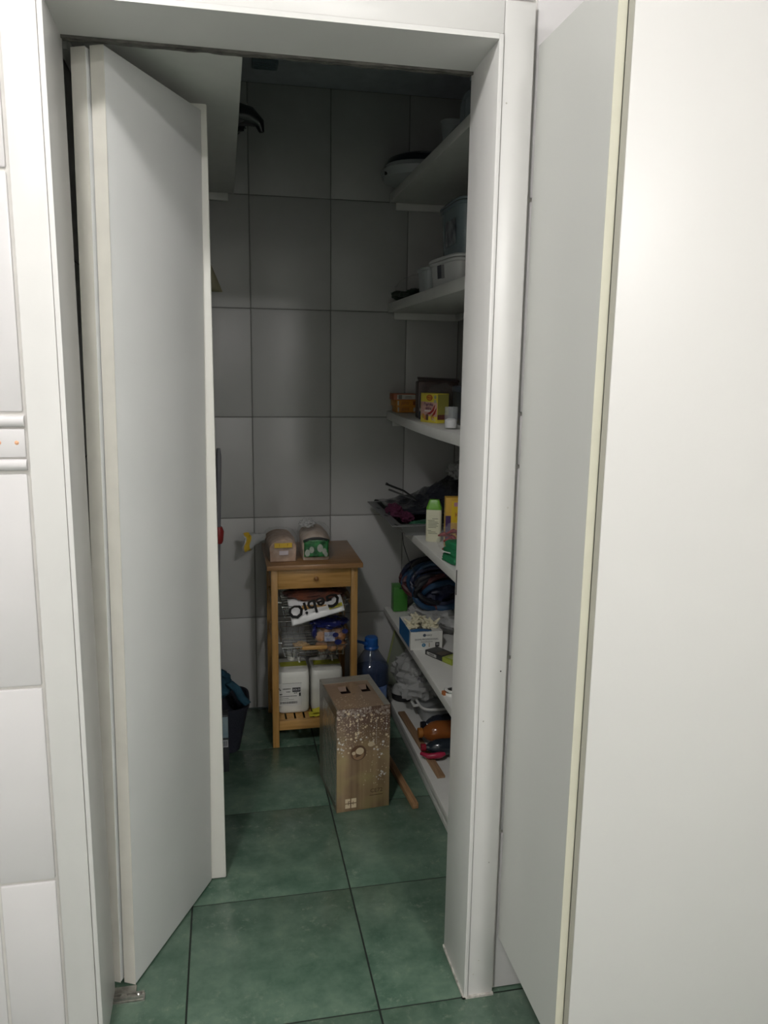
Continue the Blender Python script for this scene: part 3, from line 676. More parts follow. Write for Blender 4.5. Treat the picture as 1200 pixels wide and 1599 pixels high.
# print on the front: bokeh dots, strings of beads, bauble, planks, emblems
yf = -hd-0.0003
M_PALE = mat('print_pale_gold', (0.56, 0.46, 0.31), 0.4); M_WHT = mat('print_snow', (0.58, 0.56, 0.52), 0.4); M_DK = mat('print_dark_brown', (0.10, 0.055, 0.03), 0.45)
random.seed(21)
d1 = MB(); d2_ = MB(); d3 = MB()
for k in range(190):
    z = 0.200 + 0.160*random.random()**0.7; x = random.uniform(-0.088, 0.086)
    r_ = random.choice((0.0010, 0.0013, 0.0018, 0.0025, 0.0038)) * random.uniform(0.8, 1.3)
    (d1 if random.random() < 0.7 else d2_).disc((x, yf-0.0001*random.random(), z), r_, 8)
for k in range(40):
    d1.disc((random.uniform(0.0, 0.08), yf, random.uniform(0.08, 0.21)), random.uniform(0.0008, 0.0022), 7)
for (x, z0, z1) in ((0.0785, 0.285, 0.362), (-0.020, 0.262, 0.350), (0.044, 0.235, 0.330)):
    z = z0
    while z < z1: d2_.disc((x, yf-0.0003, z), 0.0014, 8); z += 0.0065
for k in range(70):
    x = random.uniform(-0.088, 0.088); z = random.uniform(0.338, 0.364); d3.disc((x, yf-0.0001, z), random.uniform(0.002, 0.006), 7)
for (cx_, cz_, rr, kk) in ((-0.078, 0.225, 0.014, 14), (0.060, 0.120, 0.012, 12), (0.060, 0.200, 0.008, 8), (0.030, 0.238, 0.010, 8)):
    for k in range(kk): d2_.disc((min(0.086, max(-0.087, cx_+random.gauss(0, rr*0.6))), yf-0.0002, cz_+random.gauss(0, rr)), random.uniform(0.001, 0.004), 8)
for (o_, nm, mt) in ((d3, 'printed_baubles', mat('print_mauve', (0.20, 0.14, 0.115), 0.4, col2=(0.42, 0.36, 0.31), vscale=120)), (d1, 'printed_dots', M_PALE), (d2_, 'printed_snow', M_WHT)):
    o = o_.build(nm, mt, BOX); o['kind'] = 'stuff'
ba = MB().disc((-0.018, yf-0.0006, 0.208), 0.027, 32).build('printed_bauble', mat('bauble_brown', (0.11, 0.06, 0.035), 0.3), BOX)
MB().disc((-0.018, yf-0.0008, 0.202), 0.0185, 28, sx=1.05).build('bauble_print_rim', mat('bauble_mid', (0.26, 0.16, 0.09), 0.3), BOX)
MB().disc((-0.013, yf-0.0010, 0.214), 0.0125, 24, sx=1.1).disc((-0.034, yf-0.0010, 0.208), 0.0062, 18).build('bauble_print_shine', M_PALE, BOX)
MB().disc((-0.020, yf-0.0011, 0.199), 0.0085, 3, sx=1.5).build('bauble_print_shade', M_DK, BOX)
MB().disc((0.026, yf-0.0004, 0.234), 0.009, 18, sx=1.3).build('printed_glow', M_PALE, BOX)
em = MB()
for i in range(2):
    for j in range(2): em.box((-0.062+0.021*i, yf-0.0004, 0.012+0.019*j), (-0.045+0.021*i, yf, 0.027+0.019*j))
em.build('printed_marks', M_PALE, BOX)
text('printed_mark_letters', 'FH', 0.022, (-0.043, yf-0.0006, 0.029), M_DK, BOX, sx=0.8)
text('printed_emblem', 'CE72', 0.020, (0.046, yf-0.0006, 0.064), M_DK, BOX)
MB().box((0.022, yf-0.0003, 0.047), (0.068, yf, 0.049)).build('printed_rule', M_DK, BOX)
d4 = MB(); random.seed(5)
for k in range(90): d4.disc((random.uniform(-0.085, 0.02) if k % 3 else random.uniform(-0.085, 0.085), random.uniform(-hd+0.005, -hd+0.10) if k % 3 else random.uniform(-hd+0.002, -hd+0.03), bh+0.0002), random.uniform(0.0008, 0.0022), 7, nrm='z')
o = d4.build('printed_top_dots', M_PALE, BOX); o['kind'] = 'stuff'
text('top_code', 'J1', 0.012, (-0.004, -0.018, bh+0.0001), M_DK, BOX, rot=(0, 0, 0))

# ------------------------------------------------------------------ water bottle
t = thing('water_bottle', (0.572, 1.475, 0), 0.4, 'large clear blue water bottle with a blue screw cap behind the carton', 'bottle')
R_ = 0.0745
prof = [(0.050, 0.0), (R_-0.004, 0.004), (R_, 0.014)]
z = 0.02
while z < 0.175: prof += [(R_, z), (R_-0.0035, z+0.008), (R_, z+0.016)]; z += 0.019
prof += [(R_, 0.200), (R_-0.0035, 0.207), (R_, 0.214), (R_-0.0035, 0.222), (R_, 0.230), (R_-0.0035, 0.238), (R_, 0.246), (R_-0.003, 0.258), (0.060, 0.274), (0.040, 0.304), (0.026, 0.325), (0.0235, 0.330), (0.0235, 0.345)]
MB().lathe(prof, 36).build('bottle_body', mat('blue_clear_plastic', (0.06, 0.09, 0.18), 0.07, alpha=0.42, bump=0.05), t, smooth=True, ang=70)
MB().lathe([(R_-0.005, 0.004), (R_-0.006, 0.245), (0.01, 0.246)], 30).build('water', mat('water_blue', (0.02, 0.035, 0.085), 0.05, alpha=0.7), t, smooth=True)
MB().lathe([(0.0, 0.0), (0.0, 0.0)], 3) if False else None
lb = MB(); n = 18
vs = []
for k in range(n+1):
    a = -PI*0.78 + 1.35*k/n
    for z in (0.045, 0.185): vs.append(((R_+0.001)*math.cos(a), (R_+0.001)*math.sin(a), z))
lb.add(vs, [(2*k, 2*k+2, 2*k+3, 2*k+1) for k in range(n)]); lb.build('bottle_label', mat('blue_label', (0.16, 0.24, 0.42), 0.4, col2=(0.05, 0.09, 0.24), vscale=25), t, smooth=True, solid=0.0006)
M_CAP = mat('blue_cap', (0.01, 0.09, 0.34), 0.4)
MB().lathe([(0.030, 0.328), (0.031, 0.334), (0.027, 0.340), (0.028, 0.348), (0.027, 0.372), (0.022, 0.377), (0.002, 0.378)], 28).build('screw_cap', M_CAP, t, smooth=True)
MB().tube([(-0.026, -0.006, 0.350), (-0.042, -0.004, 0.360), (-0.060, 0.006, 0.366), (-0.070, 0.02, 0.366)], [0.008, 0.006, 0.0055, 0.005], 8).build('handle_loop', M_CAP, t, smooth=True)

# wooden stick on the floor
t = tag(MB().obox((0.588, 1.02, 0.0105), (0.021, 0.43, 0.020), (0, 0, 0.075)).build('wooden_stick', mat('stick_wood', (0.24, 0.13, 0.06), 0.6, col2=(0.36, 0.21, 0.10), vscale=14, stretch=(14, 1, 14)), None, bevel=0.0012, origin=(0.588, 1.02, 0.0)),
        'square brown wooden stick lying on the floor beside the carton', 'stick')

# ------------------------------------------------------------------ left corner behind the door
M_NAVY = mat('navy_fabric', (0.016, 0.018, 0.030), 0.75, bump=0.2, bscale=90)
M_TEAL = mat('teal_cloth', (0.012, 0.060, 0.095), 0.8, var=0.2, vscale=40, bump=0.3, bscale=60)
t = thing('storage_basket', (-0.065, 1.385, 0), 0, 'dark navy tapered basket on the floor behind the folding door', 'basket')
pr = [(0.092, 0.0), (0.098, 0.003), (0.132, 0.172), (0.137, 0.178), (0.137, 0.190), (0.129, 0.190), (0.128, 0.174), (0.094, 0.012), (0.002, 0.010)]
MB().lathe(pr, 40, p=4.0, sx=1.0, sy=0.9).build('basket_body', M_NAVY, t, smooth=True, ang=50)
t = thing('teal_garment', (-0.060, 1.385, 0.193), 0, 'teal cloth bag with a drooping strap on top of the navy basket', 'cloth')
MB().blob((-0.035, 0.0, 0.060), (0.105, 0.09, 0.070), amp=0.18, freq=2.5, seed=8, ridge=0.15, floor=0.001).build('cloth_body', M_TEAL, t, smooth=True)
def strap(u, v):
    q = [Vector((0.055, -0.055, 0.085)), Vector((0.085, -0.065, 0.060)), Vector((0.100, -0.075, 0.030)), Vector((0.122, -0.080, 0.004))]
    a = u*3; i = min(2, int(a)); p = q[i].lerp(q[i+1], a-i)
    return (p.x+(v-0.5)*0.026, p.y-0.006*math.sin(PI*v), p.z+(v-0.5)*0.012)
MB().surf(16, 5, strap).build('strap', M_TEAL, t, smooth=True, solid=0.006)
t = thing('small_carton', (-0.065, 1.19, 0), 0, 'slim dark carton with a pale blue panel at the door edge near the basket', 'box')
MB().box((-0.06, -0.025, 0), (0.055, 0.025, 0.222)).build('carton_body', mat('carton_black', (0.020, 0.022, 0.026), 0.4), t, bevel=0.002)
MB().box((-0.055, -0.0262, 0.135), (0.0535, -0.0252, 0.215)).build('blue_panel', mat('panel_blue', (0.10, 0.20, 0.26), 0.4, col2=(0.30, 0.36, 0.38), vscale=12), t)
MB().box((-0.03, -0.0262, 0.098), (0.0525, -0.0252, 0.126)).build('barcode_label', mat('label_grey', (0.45, 0.46, 0.48), 0.6), t)
bc_ = MB(); x = -0.02
while x < 0.050: bc_.box((x, -0.0266, 0.102), (x+0.0015, -0.0263, 0.122)); x += 0.0034
bc_.build('barcode', M_INK, t)
t = thing('mop', (-0.030, 1.63, 0), 0, 'grey-handled mop with a red collar leaning in the left corner', 'mop')
MB().tube([(-0.035, 0.010, 0.10), (-0.004, 0.032, 0.78), (0.006, 0.042, 1.10), (0.0065, 0.0425, 1.135)], [0.010, 0.010, 0.010, 0.006], 12).build('handle', mat('mop_grey', (0.20, 0.20, 0.22), 0.4), t, smooth=True)
MB().lathe([(0.011, 0.0), (0.016, 0.01), (0.020, 0.05), (0.013, 0.07)], 14, c=(-0.001, 0.032, 0.745)).build('red_collar', mat('mop_red', (0.36, 0.03, 0.03), 0.4), t, smooth=True)
mh = MB()
for k in range(26):
    a = 2*PI*k/26; mh.tube([(-0.035, 0.010, 0.11), (-0.035+0.02*math.cos(a), 0.01+0.014*math.sin(a), 0.08), (-0.035+0.07*math.cos(a), 0.0+0.045*math.sin(a), 0.006)], 0.006, 6)
mh.build('mop_head', mat('mop_string', (0.34, 0.33, 0.30), 0.9), t, smooth=True)
t = thing('hanging_bag', (-0.13, 1.30, 2.0815), 0, 'olive fabric bag hanging under the left shelf, its corner showing past the door', 'bag')
def hb(u, v, s_):
    x = -0.10+0.235*u*(0.45+0.55*v) + 0.03*(1-v); z = -0.13-0.24*v
    return (x, s_*0.030*math.sin(PI*u)*math.sin(PI*min(1, v*0.9+0.1))+0.004*noise.noise(Vector((u*5, v*5, s_))), z)
MB().surf(12, 12, lambda u, v: hb(u, v, -1)).surf(12, 12, lambda u, v: hb(u, v, 1)).build('bag_body', mat('olive_fabric', (0.16, 0.15, 0.09), 0.8), t, smooth=True, solid=0.002)
MB().tube([(-0.05, 0, -0.135), (-0.02, 0, -0.03), (0.0, 0, -0.002), (0.02, 0, -0.03), (0.03, 0, -0.135)], 0.004, 8).build('bag_strap', M_NAVY, t, smooth=True)
t = thing('black_bag', (-0.02, 1.02, 2.1405), 0, 'black plastic bag poking over the edge of the high left shelf', 'bag')
MB().blob((-0.03, 0.0, 0.035), (0.13, 0.09, 0.042), amp=0.22, freq=2.5, seed=12, ridge=0.2, floor=0.001).build('bag_body', mat('black_bag', (0.010, 0.012, 0.014), 0.3), t, smooth=True)
MB().tube([(0.07, -0.02, 0.058), (0.118, -0.02, 0.054), (0.145, -0.02, 0.036), (0.150, -0.02, 0.012)], [0.036, 0.028, 0.016, 0.008], 10).build('bag_handle', MATS['black_bag'], t, smooth=True)

# ------------------------------------------------------------------ topmost shelf
z1 = 2.1422
t = thing('appliance', (0.775, 1.50, z1), 0, 'rounded white appliance with a domed dark lid on the topmost shelf', 'appliance')
MB().lathe([(0.12, 0.0), (0.150, 0.012), (0.158, 0.04), (0.150, 0.056)], 40, sx=1.12, sy=0.95, p=2.6).build('appliance_body', mat('appliance_grey', (0.40, 0.42, 0.43), 0.35), t, smooth=True)
MB().lathe([(0.150, 0.0565), (0.138, 0.080), (0.10, 0.096), (0.05, 0.104), (0.002, 0.106)], 40, sx=1.12, sy=0.95, p=2.6).build('dark_lid', mat('lid_navy', (0.012, 0.014, 0.026), 0.3), t, smooth=True)
MB().obox((-0.168, -0.035, 0.034), (0.008, 0.022, 0.030), (0, 0, 0.25)).build('control_knob', M_BLACK, t, bevel=0.003)
t = thing('plastic_jug', (0.735, 0.80, z1), 0, 'translucent plastic jug standing near the front of the topmost shelf', 'jug')
MB().lathe([(0.040, 0.0), (0.048, 0.004), (0.046, 0.07), (0.036, 0.10), (0.018, 0.115), (0.018, 0.135)], 28).build('jug_body', mat('jug_plastic', (0.35, 0.42, 0.46), 0.2, alpha=0.45), t, smooth=True)
MB().lathe([(0.021, 0.136), (0.021, 0.152), (0.018, 0.155)], 20).build('jug_cap', mat('jug_cap', (0.30, 0.36, 0.40), 0.4), t, smooth=True)
t = thing('plastic_cup', (0.712, 0.975, z1), 0, 'small clear plastic cup beside the jug on the topmost shelf', 'cup')
MB().lathe([(0.024, 0.0), (0.026, 0.003), (0.034, 0.072), (0.036, 0.074), (0.032, 0.073), (0.024, 0.006), (0.001, 0.005)], 24).build('cup_wall', mat('cup_plastic', (0.40, 0.44, 0.46), 0.2, alpha=0.3), t, smooth=True)

# ------------------------------------------------------------------ second shelf
z2 = 1.7203
M_TUB = mat('tub_white', (0.60, 0.61, 0.60), 0.35)
M_TUBC = mat('tub_translucent', (0.48, 0.52, 0.53), 0.25, alpha=0.75)
def tub(loc, rz, sx, sy, h, label, mt, lid=True):
    t = thing('storage_tub', loc, rz, label, 'tub', 'plastic tubs on the second shelf')
    MB().lathe([(0.88, 0.0), (0.92, 0.004), (1.0, h-0.012), (1.06, h-0.010), (1.06, h-0.002), (0.97, h), (0.86, 0.006), (0.01, 0.005)], 40, sx=sx, sy=sy, p=6).build('tub_body', mt, t, smooth=True, ang=45)
    if lid:
        MB().lathe([(1.08, h+0.0005), (1.09, h+0.006), (1.04, h+0.011), (0.5, h+0.013), (0.01, h+0.013)], 40, sx=sx, sy=sy, p=6).build('tub_lid', mt, t, smooth=True, ang=45)
    return t
tub((0.735, 1.21, z2), 0.0, 0.052, 0.060, 0.085, 'grey translucent tub without a lid, left of the white tub', M_TUBC, lid=False)
t = tub((0.760, 0.985, z2), 0.10, 0.068, 0.125, 0.082, 'white lidded tub with a small dark sticker at the shelf front', M_TUB)
MB().obox((-0.0655, 0.02, 0.050), (0.003, 0.036, 0.042), (0, -0.06, 0)).build('dark_sticker', mat('sticker_dark', (0.05, 0.05, 0.07), 0.4), t)
MB().obox((-0.066, -0.010, 0.048), (0.003, 0.022, 0.042), (0, -0.06, 0)).build('grey_sticker', mat('sticker_grey', (0.26, 0.26, 0.27), 0.4), t)
t = tub((0.800, 1.02, z2+0.0965), 0.0, 0.074, 0.125, 0.160, 'bluish clear storage box with a dark picture label stacked on the white tub', mat('tub_blue', (0.26, 0.33, 0.36), 0.2, alpha=0.7))
MB().obox((-0.0745, -0.02, 0.075), (0.002, 0.11, 0.075), (0, -0.05, 0)).build('picture_label', mat('picture', (0.03, 0.035, 0.05), 0.4, col2=(0.28, 0.30, 0.33), vscale=28), t)
t = thing('leafy_bag', (0.725, 1.475, z2), 0.1, 'clear bag of dark green leaves at the far end of the second shelf', 'bag')
MB().blob((0.02, 0, 0.040), (0.090, 0.13, 0.052), amp=0.2, freq=3, seed=15, floor=0.001).build('bag_film', M_FILM, t, smooth=True)
for k in range(12):
    random.seed(k); MB().blob((random.uniform(-0.06, 0.075), random.uniform(-0.10, 0.10), 0.014+0.014*random.random()), (0.030, 0.034, 0.011), amp=0.35, freq=4, seed=k, nu=16, nv=10, floor=0.002).build('leaf_clump', mat('dark_leaf', (0.012, 0.035, 0.016), 0.5, var=0.3), t, smooth=True)

# ------------------------------------------------------------------ third shelf (the sagging one)
def sag(y): return 0.010*math.sin(PI*min(1, max(0, (YB-y)/1.35)))
z3 = 1.2843
M_ORG = mat('orange_carton', (0.52, 0.22, 0.02), 0.45); M_ORED = mat('rust_carton', (0.34, 0.09, 0.03), 0.45)
M_OTXT = mat('brown_print', (0.22, 0.06, 0.01), 0.5); M_CREAM = mat('cream_print', (0.50, 0.48, 0.42), 0.5)
specs = [((0.735, 1.640), 0.0, M_ORG, 'lowest orange food packet in the stack of three on the sagging shelf', 0),
         ((0.731, 1.640), 0.05, M_ORG, 'middle orange food packet in the stack of three', 1),
         ((0.722, 1.636), -0.02, M_ORED, 'topmost packet of the stack of three, rust red with a white end', 2)]
for k, ((x, y), r_, mt, lb, kind) in enumerate(specs):
    t = thing('food_packet', (x, y, z3 - sag(1.66) + 0.0252*k + 0.0005), r_, lb, 'packet', 'stack of small food packets')
    MB().box((-0.046, -0.045, 0), (0.046, 0.045, 0.0248)).build('packet_box', mt, t, bevel=0.0008)
    if kind < 2:
        text('packet_text', 'JEFIS', 0.017, (-0.010, -0.0455, 0.0125), M_OTXT, t, sx=1.0)
        MB().box((0.024, -0.0456, 0.004), (0.042, -0.0449, 0.020)).build('packet_mark', M_OTXT if kind else M_CREAM, t)
        MB().box((-0.042, -0.0455, 0.003), (-0.036, -0.0449, 0.021)).build('packet_stripe', M_CREAM, t)
    else:
        MB().box((-0.032, -0.0456, 0.003), (0.044, -0.0449, 0.0215)).build('white_panel', M_CREAM, t)
        MB().box((-0.026, -0.0460, 0.004), (-0.012, -0.0457, 0.020)).box((0.000, -0.0460, 0.008), (0.030, -0.0457, 0.010)).box((0.002, -0.0460, 0.013), (0.028, -0.0457, 0.015)).build('panel_print', mat('panel_grey', (0.18, 0.16, 0.14), 0.5), t)
# yellow food box, turned
p0, p1 = Vector((0.690, 1.200)), Vector((0.727, 1.110)); L_ = (p1-p0).length
ang_ = math.atan2((p1-p0).y, (p1-p0).x)
dvec = Vector((math.cos(ang_+PI/2), math.sin(ang_+PI/2)))
dp = 0.050; H = 0.102
ctr = (p0+p1)/2 + dvec*dp/2
t = thing('food_box', (ctr.x, ctr.y, z3 - sag(1.15) + 0.0006), ang_, 'upright yellow seasoning box with a red oval mark on the sagging shelf', 'box')
hw = L_/2; yfr = -dp/2
M_YBOX = mat('box_yellow', (0.62, 0.52, 0.05), 0.4); M_OLIVE = mat('box_olive', (0.28, 0.26, 0.06), 0.45)
MB().box((-hw, yfr, 0), (hw, dp/2, H)).build('carton', M_YBOX, t, bevel=0.0008)
MB().box((hw+0.0001, yfr+0.001, 0.030), (hw+0.0008, dp/2-0.001, H-0.002)).build('side_print', M_OLIVE, t)
MB().box((hw+0.0001, yfr+0.001, 0.012), (hw+0.0008, dp/2-0.001, 0.0295)).build('side_print', mat('print_maroon', (0.12, 0.04, 0.03), 0.5), t)
y_ = yfr-0.0004
MB().box((-hw+0.002, y_, 0.022), (hw-0.001, yfr, 0.072)).build('front_picture', mat('print_pink', (0.52, 0.33, 0.28), 0.45, col2=(0.44, 0.24, 0.20), vscale=40), t)
MB().disc((0.003, y_-0.0003, 0.087), 0.0105, 24, sx=1.7).build('logo_oval', mat('logo_red', (0.34, 0.03, 0.015), 0.4), t)
MB().disc((0.003, y_-0.0005, 0.087), 0.0078, 24, sx=1.9).build('logo_oval_inner', mat('logo_orange', (0.60, 0.28, 0.03), 0.4), t)
text('logo_text', 'MAGGI', 0.0100, (0.003, y_-0.0006, 0.087), mat('logo_red_text', (0.30, 0.02, 0.01), 0.4), t)
text('title_text', 'Papryka', 0.0165, (-0.002, y_-0.0006, 0.064), mat('print_violet', (0.09, 0.03, 0.10), 0.5), t)
text('title_text', 'ostra', 0.0155, (-0.002, y_-0.0006, 0.050), mat('print_violet', (0.09, 0.03, 0.10), 0.5), t)
MB().box((-0.024, y_-0.0006, 0.038), (0.022, y_-0.0001, 0.0435)).build('white_banner', mat('banner', (0.62, 0.58, 0.56), 0.5), t)
ch = MB()
ch.tube([(0.036, y_-0.001, 0.062), (0.026, y_-0.001, 0.044), (0.008, y_-0.001, 0.033), (-0.010, y_-0.001, 0.030)], [0.001, 0.004, 0.004, 0.001], 8)
ch.tube([(0.044, y_-0.001, 0.050), (0.034, y_-0.001, 0.034), (0.020, y_-0.001, 0.022)], [0.001, 0.0045, 0.001], 8)
ch.build('pepper_print', mat('pepper_red', (0.26, 0.02, 0.015), 0.4), t, smooth=True)
MB().disc((-0.032, y_-0.0004, 0.022), 0.009, 12).disc((-0.020, y_-0.0004, 0.016), 0.008, 12).disc((0.022, y_-0.0004, 0.020), 0.010, 12).build('herb_print', mat('herb', (0.30, 0.36, 0.05), 0.5, col2=(0.5, 0.2, 0.05), vscale=60), t)
MB().box((-0.016, y_-0.0006, 0.008), (-0.002, y_, 0.028)).build('dark_print', M_DK, t)
text('weight_text', '22 g', 0.012, (0.030, y_-0.0006, 0.012), M_CREAM, t)
MB().disc((0.036, y_-0.0004, 0.090), 0.007, 10).box((0.029, y_-0.0004, 0.070), (0.043, y_, 0.080)).build('garlic_print', mat('print_grey_green', (0.30, 0.32, 0.20), 0.5), t)
t = thing('dark_packet', (0.795, 1.36, z3 - sag(1.36) + 0.0006), -0.05, 'dark brown packet with a folded top behind the yellow seasoning box', 'packet')
MB().box((-0.080, -0.030, 0), (0.075, 0.030, 0.138)).build('packet_bag', mat('brown_pack', (0.055, 0.030, 0.026), 0.35, var=0.3, vscale=20, bump=0.2, bscale=25), t, bevel=0.006)
MB().obox((0.0, -0.006, 0.143), (0.158, 0.030, 0.008), (0.3, 0.03, 0)).build('folded_top', mat('brown_fold', (0.05, 0.032, 0.030), 0.3), t, bevel=0.002)
MB().blob((0.010, -0.045, 0.085), (0.060, 0.016, 0.046), amp=0.2, seed=17).build('clear_pouch', M_FILM, t, smooth=True)
t = thing('dark_jar', (0.728, 1.30, z3 - sag(1.30) + 0.0006), 0, 'small dark blue jar left of the yellow seasoning box', 'jar')
MB().lathe([(0.018, 0), (0.020, 0.003), (0.020, 0.026), (0.016, 0.030)], 20).build('jar_body', mat('jar_navy', (0.015, 0.022, 0.05), 0.3), t, smooth=True)
MB().lathe([(0.018, 0.0302), (0.018, 0.040), (0.016, 0.042)], 20).build('jar_lid', mat('jar_lid_grey', (0.25, 0.25, 0.26), 0.4), t, smooth=True)
t = thing('salt_jar', (0.708, 0.872, z3 - sag(0.872) + 0.0006), 0, 'clear jar half full of white salt at the front of the sagging shelf', 'jar')
MB().lathe([(0.017, 0), (0.021, 0.002), (0.0215, 0.008), (0.0215, 0.068), (0.020, 0.070), (0.0200, 0.006), (0.001, 0.004)], 24).build('jar_glass', mat('jar_glass', (0.5, 0.53, 0.54), 0.06, alpha=0.16), t, smooth=True)
MB().lathe([(0.0185, 0.0045), (0.0193, 0.010), (0.0193, 0.028), (0.012, 0.033), (0.001, 0.034)], 24).build('salt', mat('salt_white', (0.75, 0.75, 0.75), 0.8), t, smooth=True)
t = thing('pink_box', (0.742, 0.80, z3 - sag(0.80) + 0.0006), 0, 'pale pink narrow carton right of the salt jar at the jamb', 'box')
MB().box((-0.016, -0.02, 0), (0.03, 0.02, 0.088)).build('carton', mat('pale_pink', (0.46, 0.34, 0.31), 0.5), t, bevel=0.001)
MB().box((-0.016, -0.0203, 0.055), (0.03, -0.0201, 0.080)).build('carton_band', M_CREAM, t)
t = thing('blue_container', (0.865, 1.05, z3 - sag(1.05) + 0.0006), 0, 'dark blue container behind the salt jar on the sagging shelf', 'container')
MB().lathe([(0.9, 0), (1.0, 0.006), (1.0, 0.11), (1.05, 0.112), (1.05, 0.128), (0.9, 0.132), (0.01, 0.133)], 32, sx=0.085, sy=0.085, p=5).build('container_body', mat('container_blue', (0.016, 0.024, 0.045), 0.35), t, smooth=True)

# ------------------------------------------------------------------ fourth shelf with the tray
z4 = 0.8643
t = thing('baking_tray', (0.745, 1.385, z4), 0, 'grey metal tray with slotted rim overhanging the waist-height shelf', 'tray')
M_TRAY = mat('tray_metal', (0.20, 0.205, 0.205), 0.42, metal=0.35)
tv = []
def ring(hx, hy, z): return [(-hx, -hy, z), (hx, -hy, z), (hx, hy, z), (-hx, hy, z)]
rings = [ring(0.165, 0.258, 0.046), ring(0.165, 0.258, 0.043), ring(0.130, 0.228, 0.040), ring(0.108, 0.215, 0.0006), ring(0.106, 0.213, 0.003), ring(0.128, 0.226, 0.0425), ring(0.131, 0.229, 0.046)]
vs = [p for r_ in rings for p in r_]; fs = []
for i in range(len(rings)-1):
    for k in range(4): fs.append((i*4+k, i*4+(k+1) % 4, i*4+4+(k+1) % 4, i*4+4+k))
fs.append((12, 13, 14, 15)); fs.append((16, 17, 18, 19))
L6 = (len(rings)-1)*4
for k in range(4): fs.append((k, (k+1) % 4, L6+(k+1) % 4, L6+k))
# bottom is closed by the two base faces
MB().add(vs, fs).build('tray_pan', M_TRAY, t)
for y in (-0.235, 0.10, -0.06): MB().obox((-0.149, y, 0.0462), (0.008, 0.026, 0.0006), (0, 0, 0.25)).build('rim_slot', M_BLACK, t)
t = thing('purple_cloth', (0.652, 1.315, z4+0.006), 0.3, 'crumpled purple cloth at the left end of the grey tray', 'cloth')
MB().blob((-0.005, 0.045, 0.052), (0.030, 0.050, 0.030), amp=0.25, freq=3, seed=20, ridge=0.25).blob((0.012, -0.020, 0.038), (0.022, 0.040, 0.022), amp=0.25, freq=3, seed=21, ridge=0.25).build('cloth_folds', mat('purple', (0.060, 0.004, 0.027), 0.8), t, smooth=True)
M_BPLAST = mat('black_plastic_bag', (0.012, 0.013, 0.020), 0.16, bump=0.9, bscale=26, coat=0.6)
t = thing('black_plastic_bag', (0.812, 1.475, z4+0.046), 0, 'shiny black plastic bag heaped in the grey tray', 'bag')
bb = MB()
def hump(u, v):
    x = -0.205+0.37*u; y = -0.14+0.30*v
    env = math.sin(PI*v)**0.6
    z = 0.004 + env*(0.022 + 0.165*max(0, (u-0.18)/0.82)**1.5) + env*0.032*noise.noise(Vector((u*9, v*7, 2)))*(0.35+u)
    return (x, y + 0.02*noise.noise(Vector((u*4, v*3, 7))), max(0.001, z))
bb.surf(34, 24, hump); bb.surf(34, 4, lambda u, v: (hump(u, 0)[0], hump(u, 0)[1], hump(u, 0)[2]*(1-v)+0.0005*v))
bb.build('bag_sheet', M_BPLAST, t, smooth=True, solid=0.002)
MB().blob((0.115, -0.02, 0.150), (0.055, 0.09, 0.040), amp=0.3, freq=3, seed=23, ridge=0.2).build('clear_end', M_FILMW, t, smooth=True)
t = thing('tongs', (0.66, 1.40, z4+0.10), 0, 'dark metal tongs sticking out left above the tray', 'utensil')
MB().tube([(0.075, 0.0, -0.010), (0.02, 0.0, 0.028), (-0.040, 0.0, 0.052), (-0.052, 0.0, 0.058)], [0.003, 0.004, 0.0042, 0.006], 10).build('arm', mat('dark_metal', (0.05, 0.05, 0.05), 0.35, metal=0.6), t, smooth=True)
MB().tube([(0.075, 0.02, -0.014), (0.025, 0.03, 0.006), (-0.034, 0.03, 0.030)], [0.003, 0.0035, 0.004], 10).build('arm', mat('mid_metal', (0.16, 0.16, 0.16), 0.4, metal=0.6), t, smooth=True)
t = thing('green_packet', (0.730, 1.205, z4+0.006), 0.05, 'green printed packet lying at the front of the grey tray', 'packet')
MB().blob((0, 0, 0.026), (0.075, 0.038, 0.018), amp=0.2, freq=3, seed=25).build('packet_body', mat('packet_green', (0.012, 0.10, 0.045), 0.35, col2=(0.03, 0.05, 0.05), vscale=18), t, smooth=True)
MB().blob((0.01, -0.012, 0.010), (0.060, 0.020, 0.008), amp=0.1, seed=26).build('red_edge', mat('packet_red', (0.16, 0.03, 0.02), 0.4), t, smooth=True)
t = thing('lotion_bottle', (0.716, 1.075, z4), -0.35, 'cream bottle with a tapered lime green cap on the waist-height shelf', 'bottle')
MB().lathe([(0.92, 0), (1.0, 0.003), (1.0, 0.110), (0.97, 0.114)], 40, sx=0.0275, sy=0.018, p=5).build('bottle_body', mat('cream_plastic', (0.62, 0.61, 0.46), 0.35), t, smooth=True, ang=50)
MB().lathe([(1.0, 0.1145), (0.98, 0.120), (0.66, 0.146), (0.60, 0.148), (0.01, 0.1485)], 40, sx=0.0275, sy=0.018, p=5).build('green_cap', mat('lime_cap', (0.13, 0.36, 0.03), 0.35), t, smooth=True, ang=50)
ln = MB()
for k, (z, x0, x1) in enumerate(((0.082, -0.005, 0.016), (0.076, -0.020, 0.004), (0.071, -0.018, 0.015), (0.066, -0.018, 0.018), (0.061, -0.018, 0.012), (0.056, -0.018, 0.016), (0.051, -0.018, 0.010), (0.040, -0.020, -0.008), (0.035, -0.018, 0.008), (0.030, -0.018, 0.014))):
    ln.box((x0, -0.0185, z), (x1, -0.0180, z+0.0016))
ln.build('bottle_print', mat('grey_green_ink', (0.14, 0.15, 0.10), 0.6), t)
t = thing('yellow_carton', (0.760, 0.985, z4), -0.15, 'upright yellow carton behind the bag of red peppers', 'box')
MB().box((-0.030, -0.020, 0), (0.030, 0.020, 0.172)).build('carton', mat('carton_yellow', (0.52, 0.30, 0.03), 0.45), t, bevel=0.001)
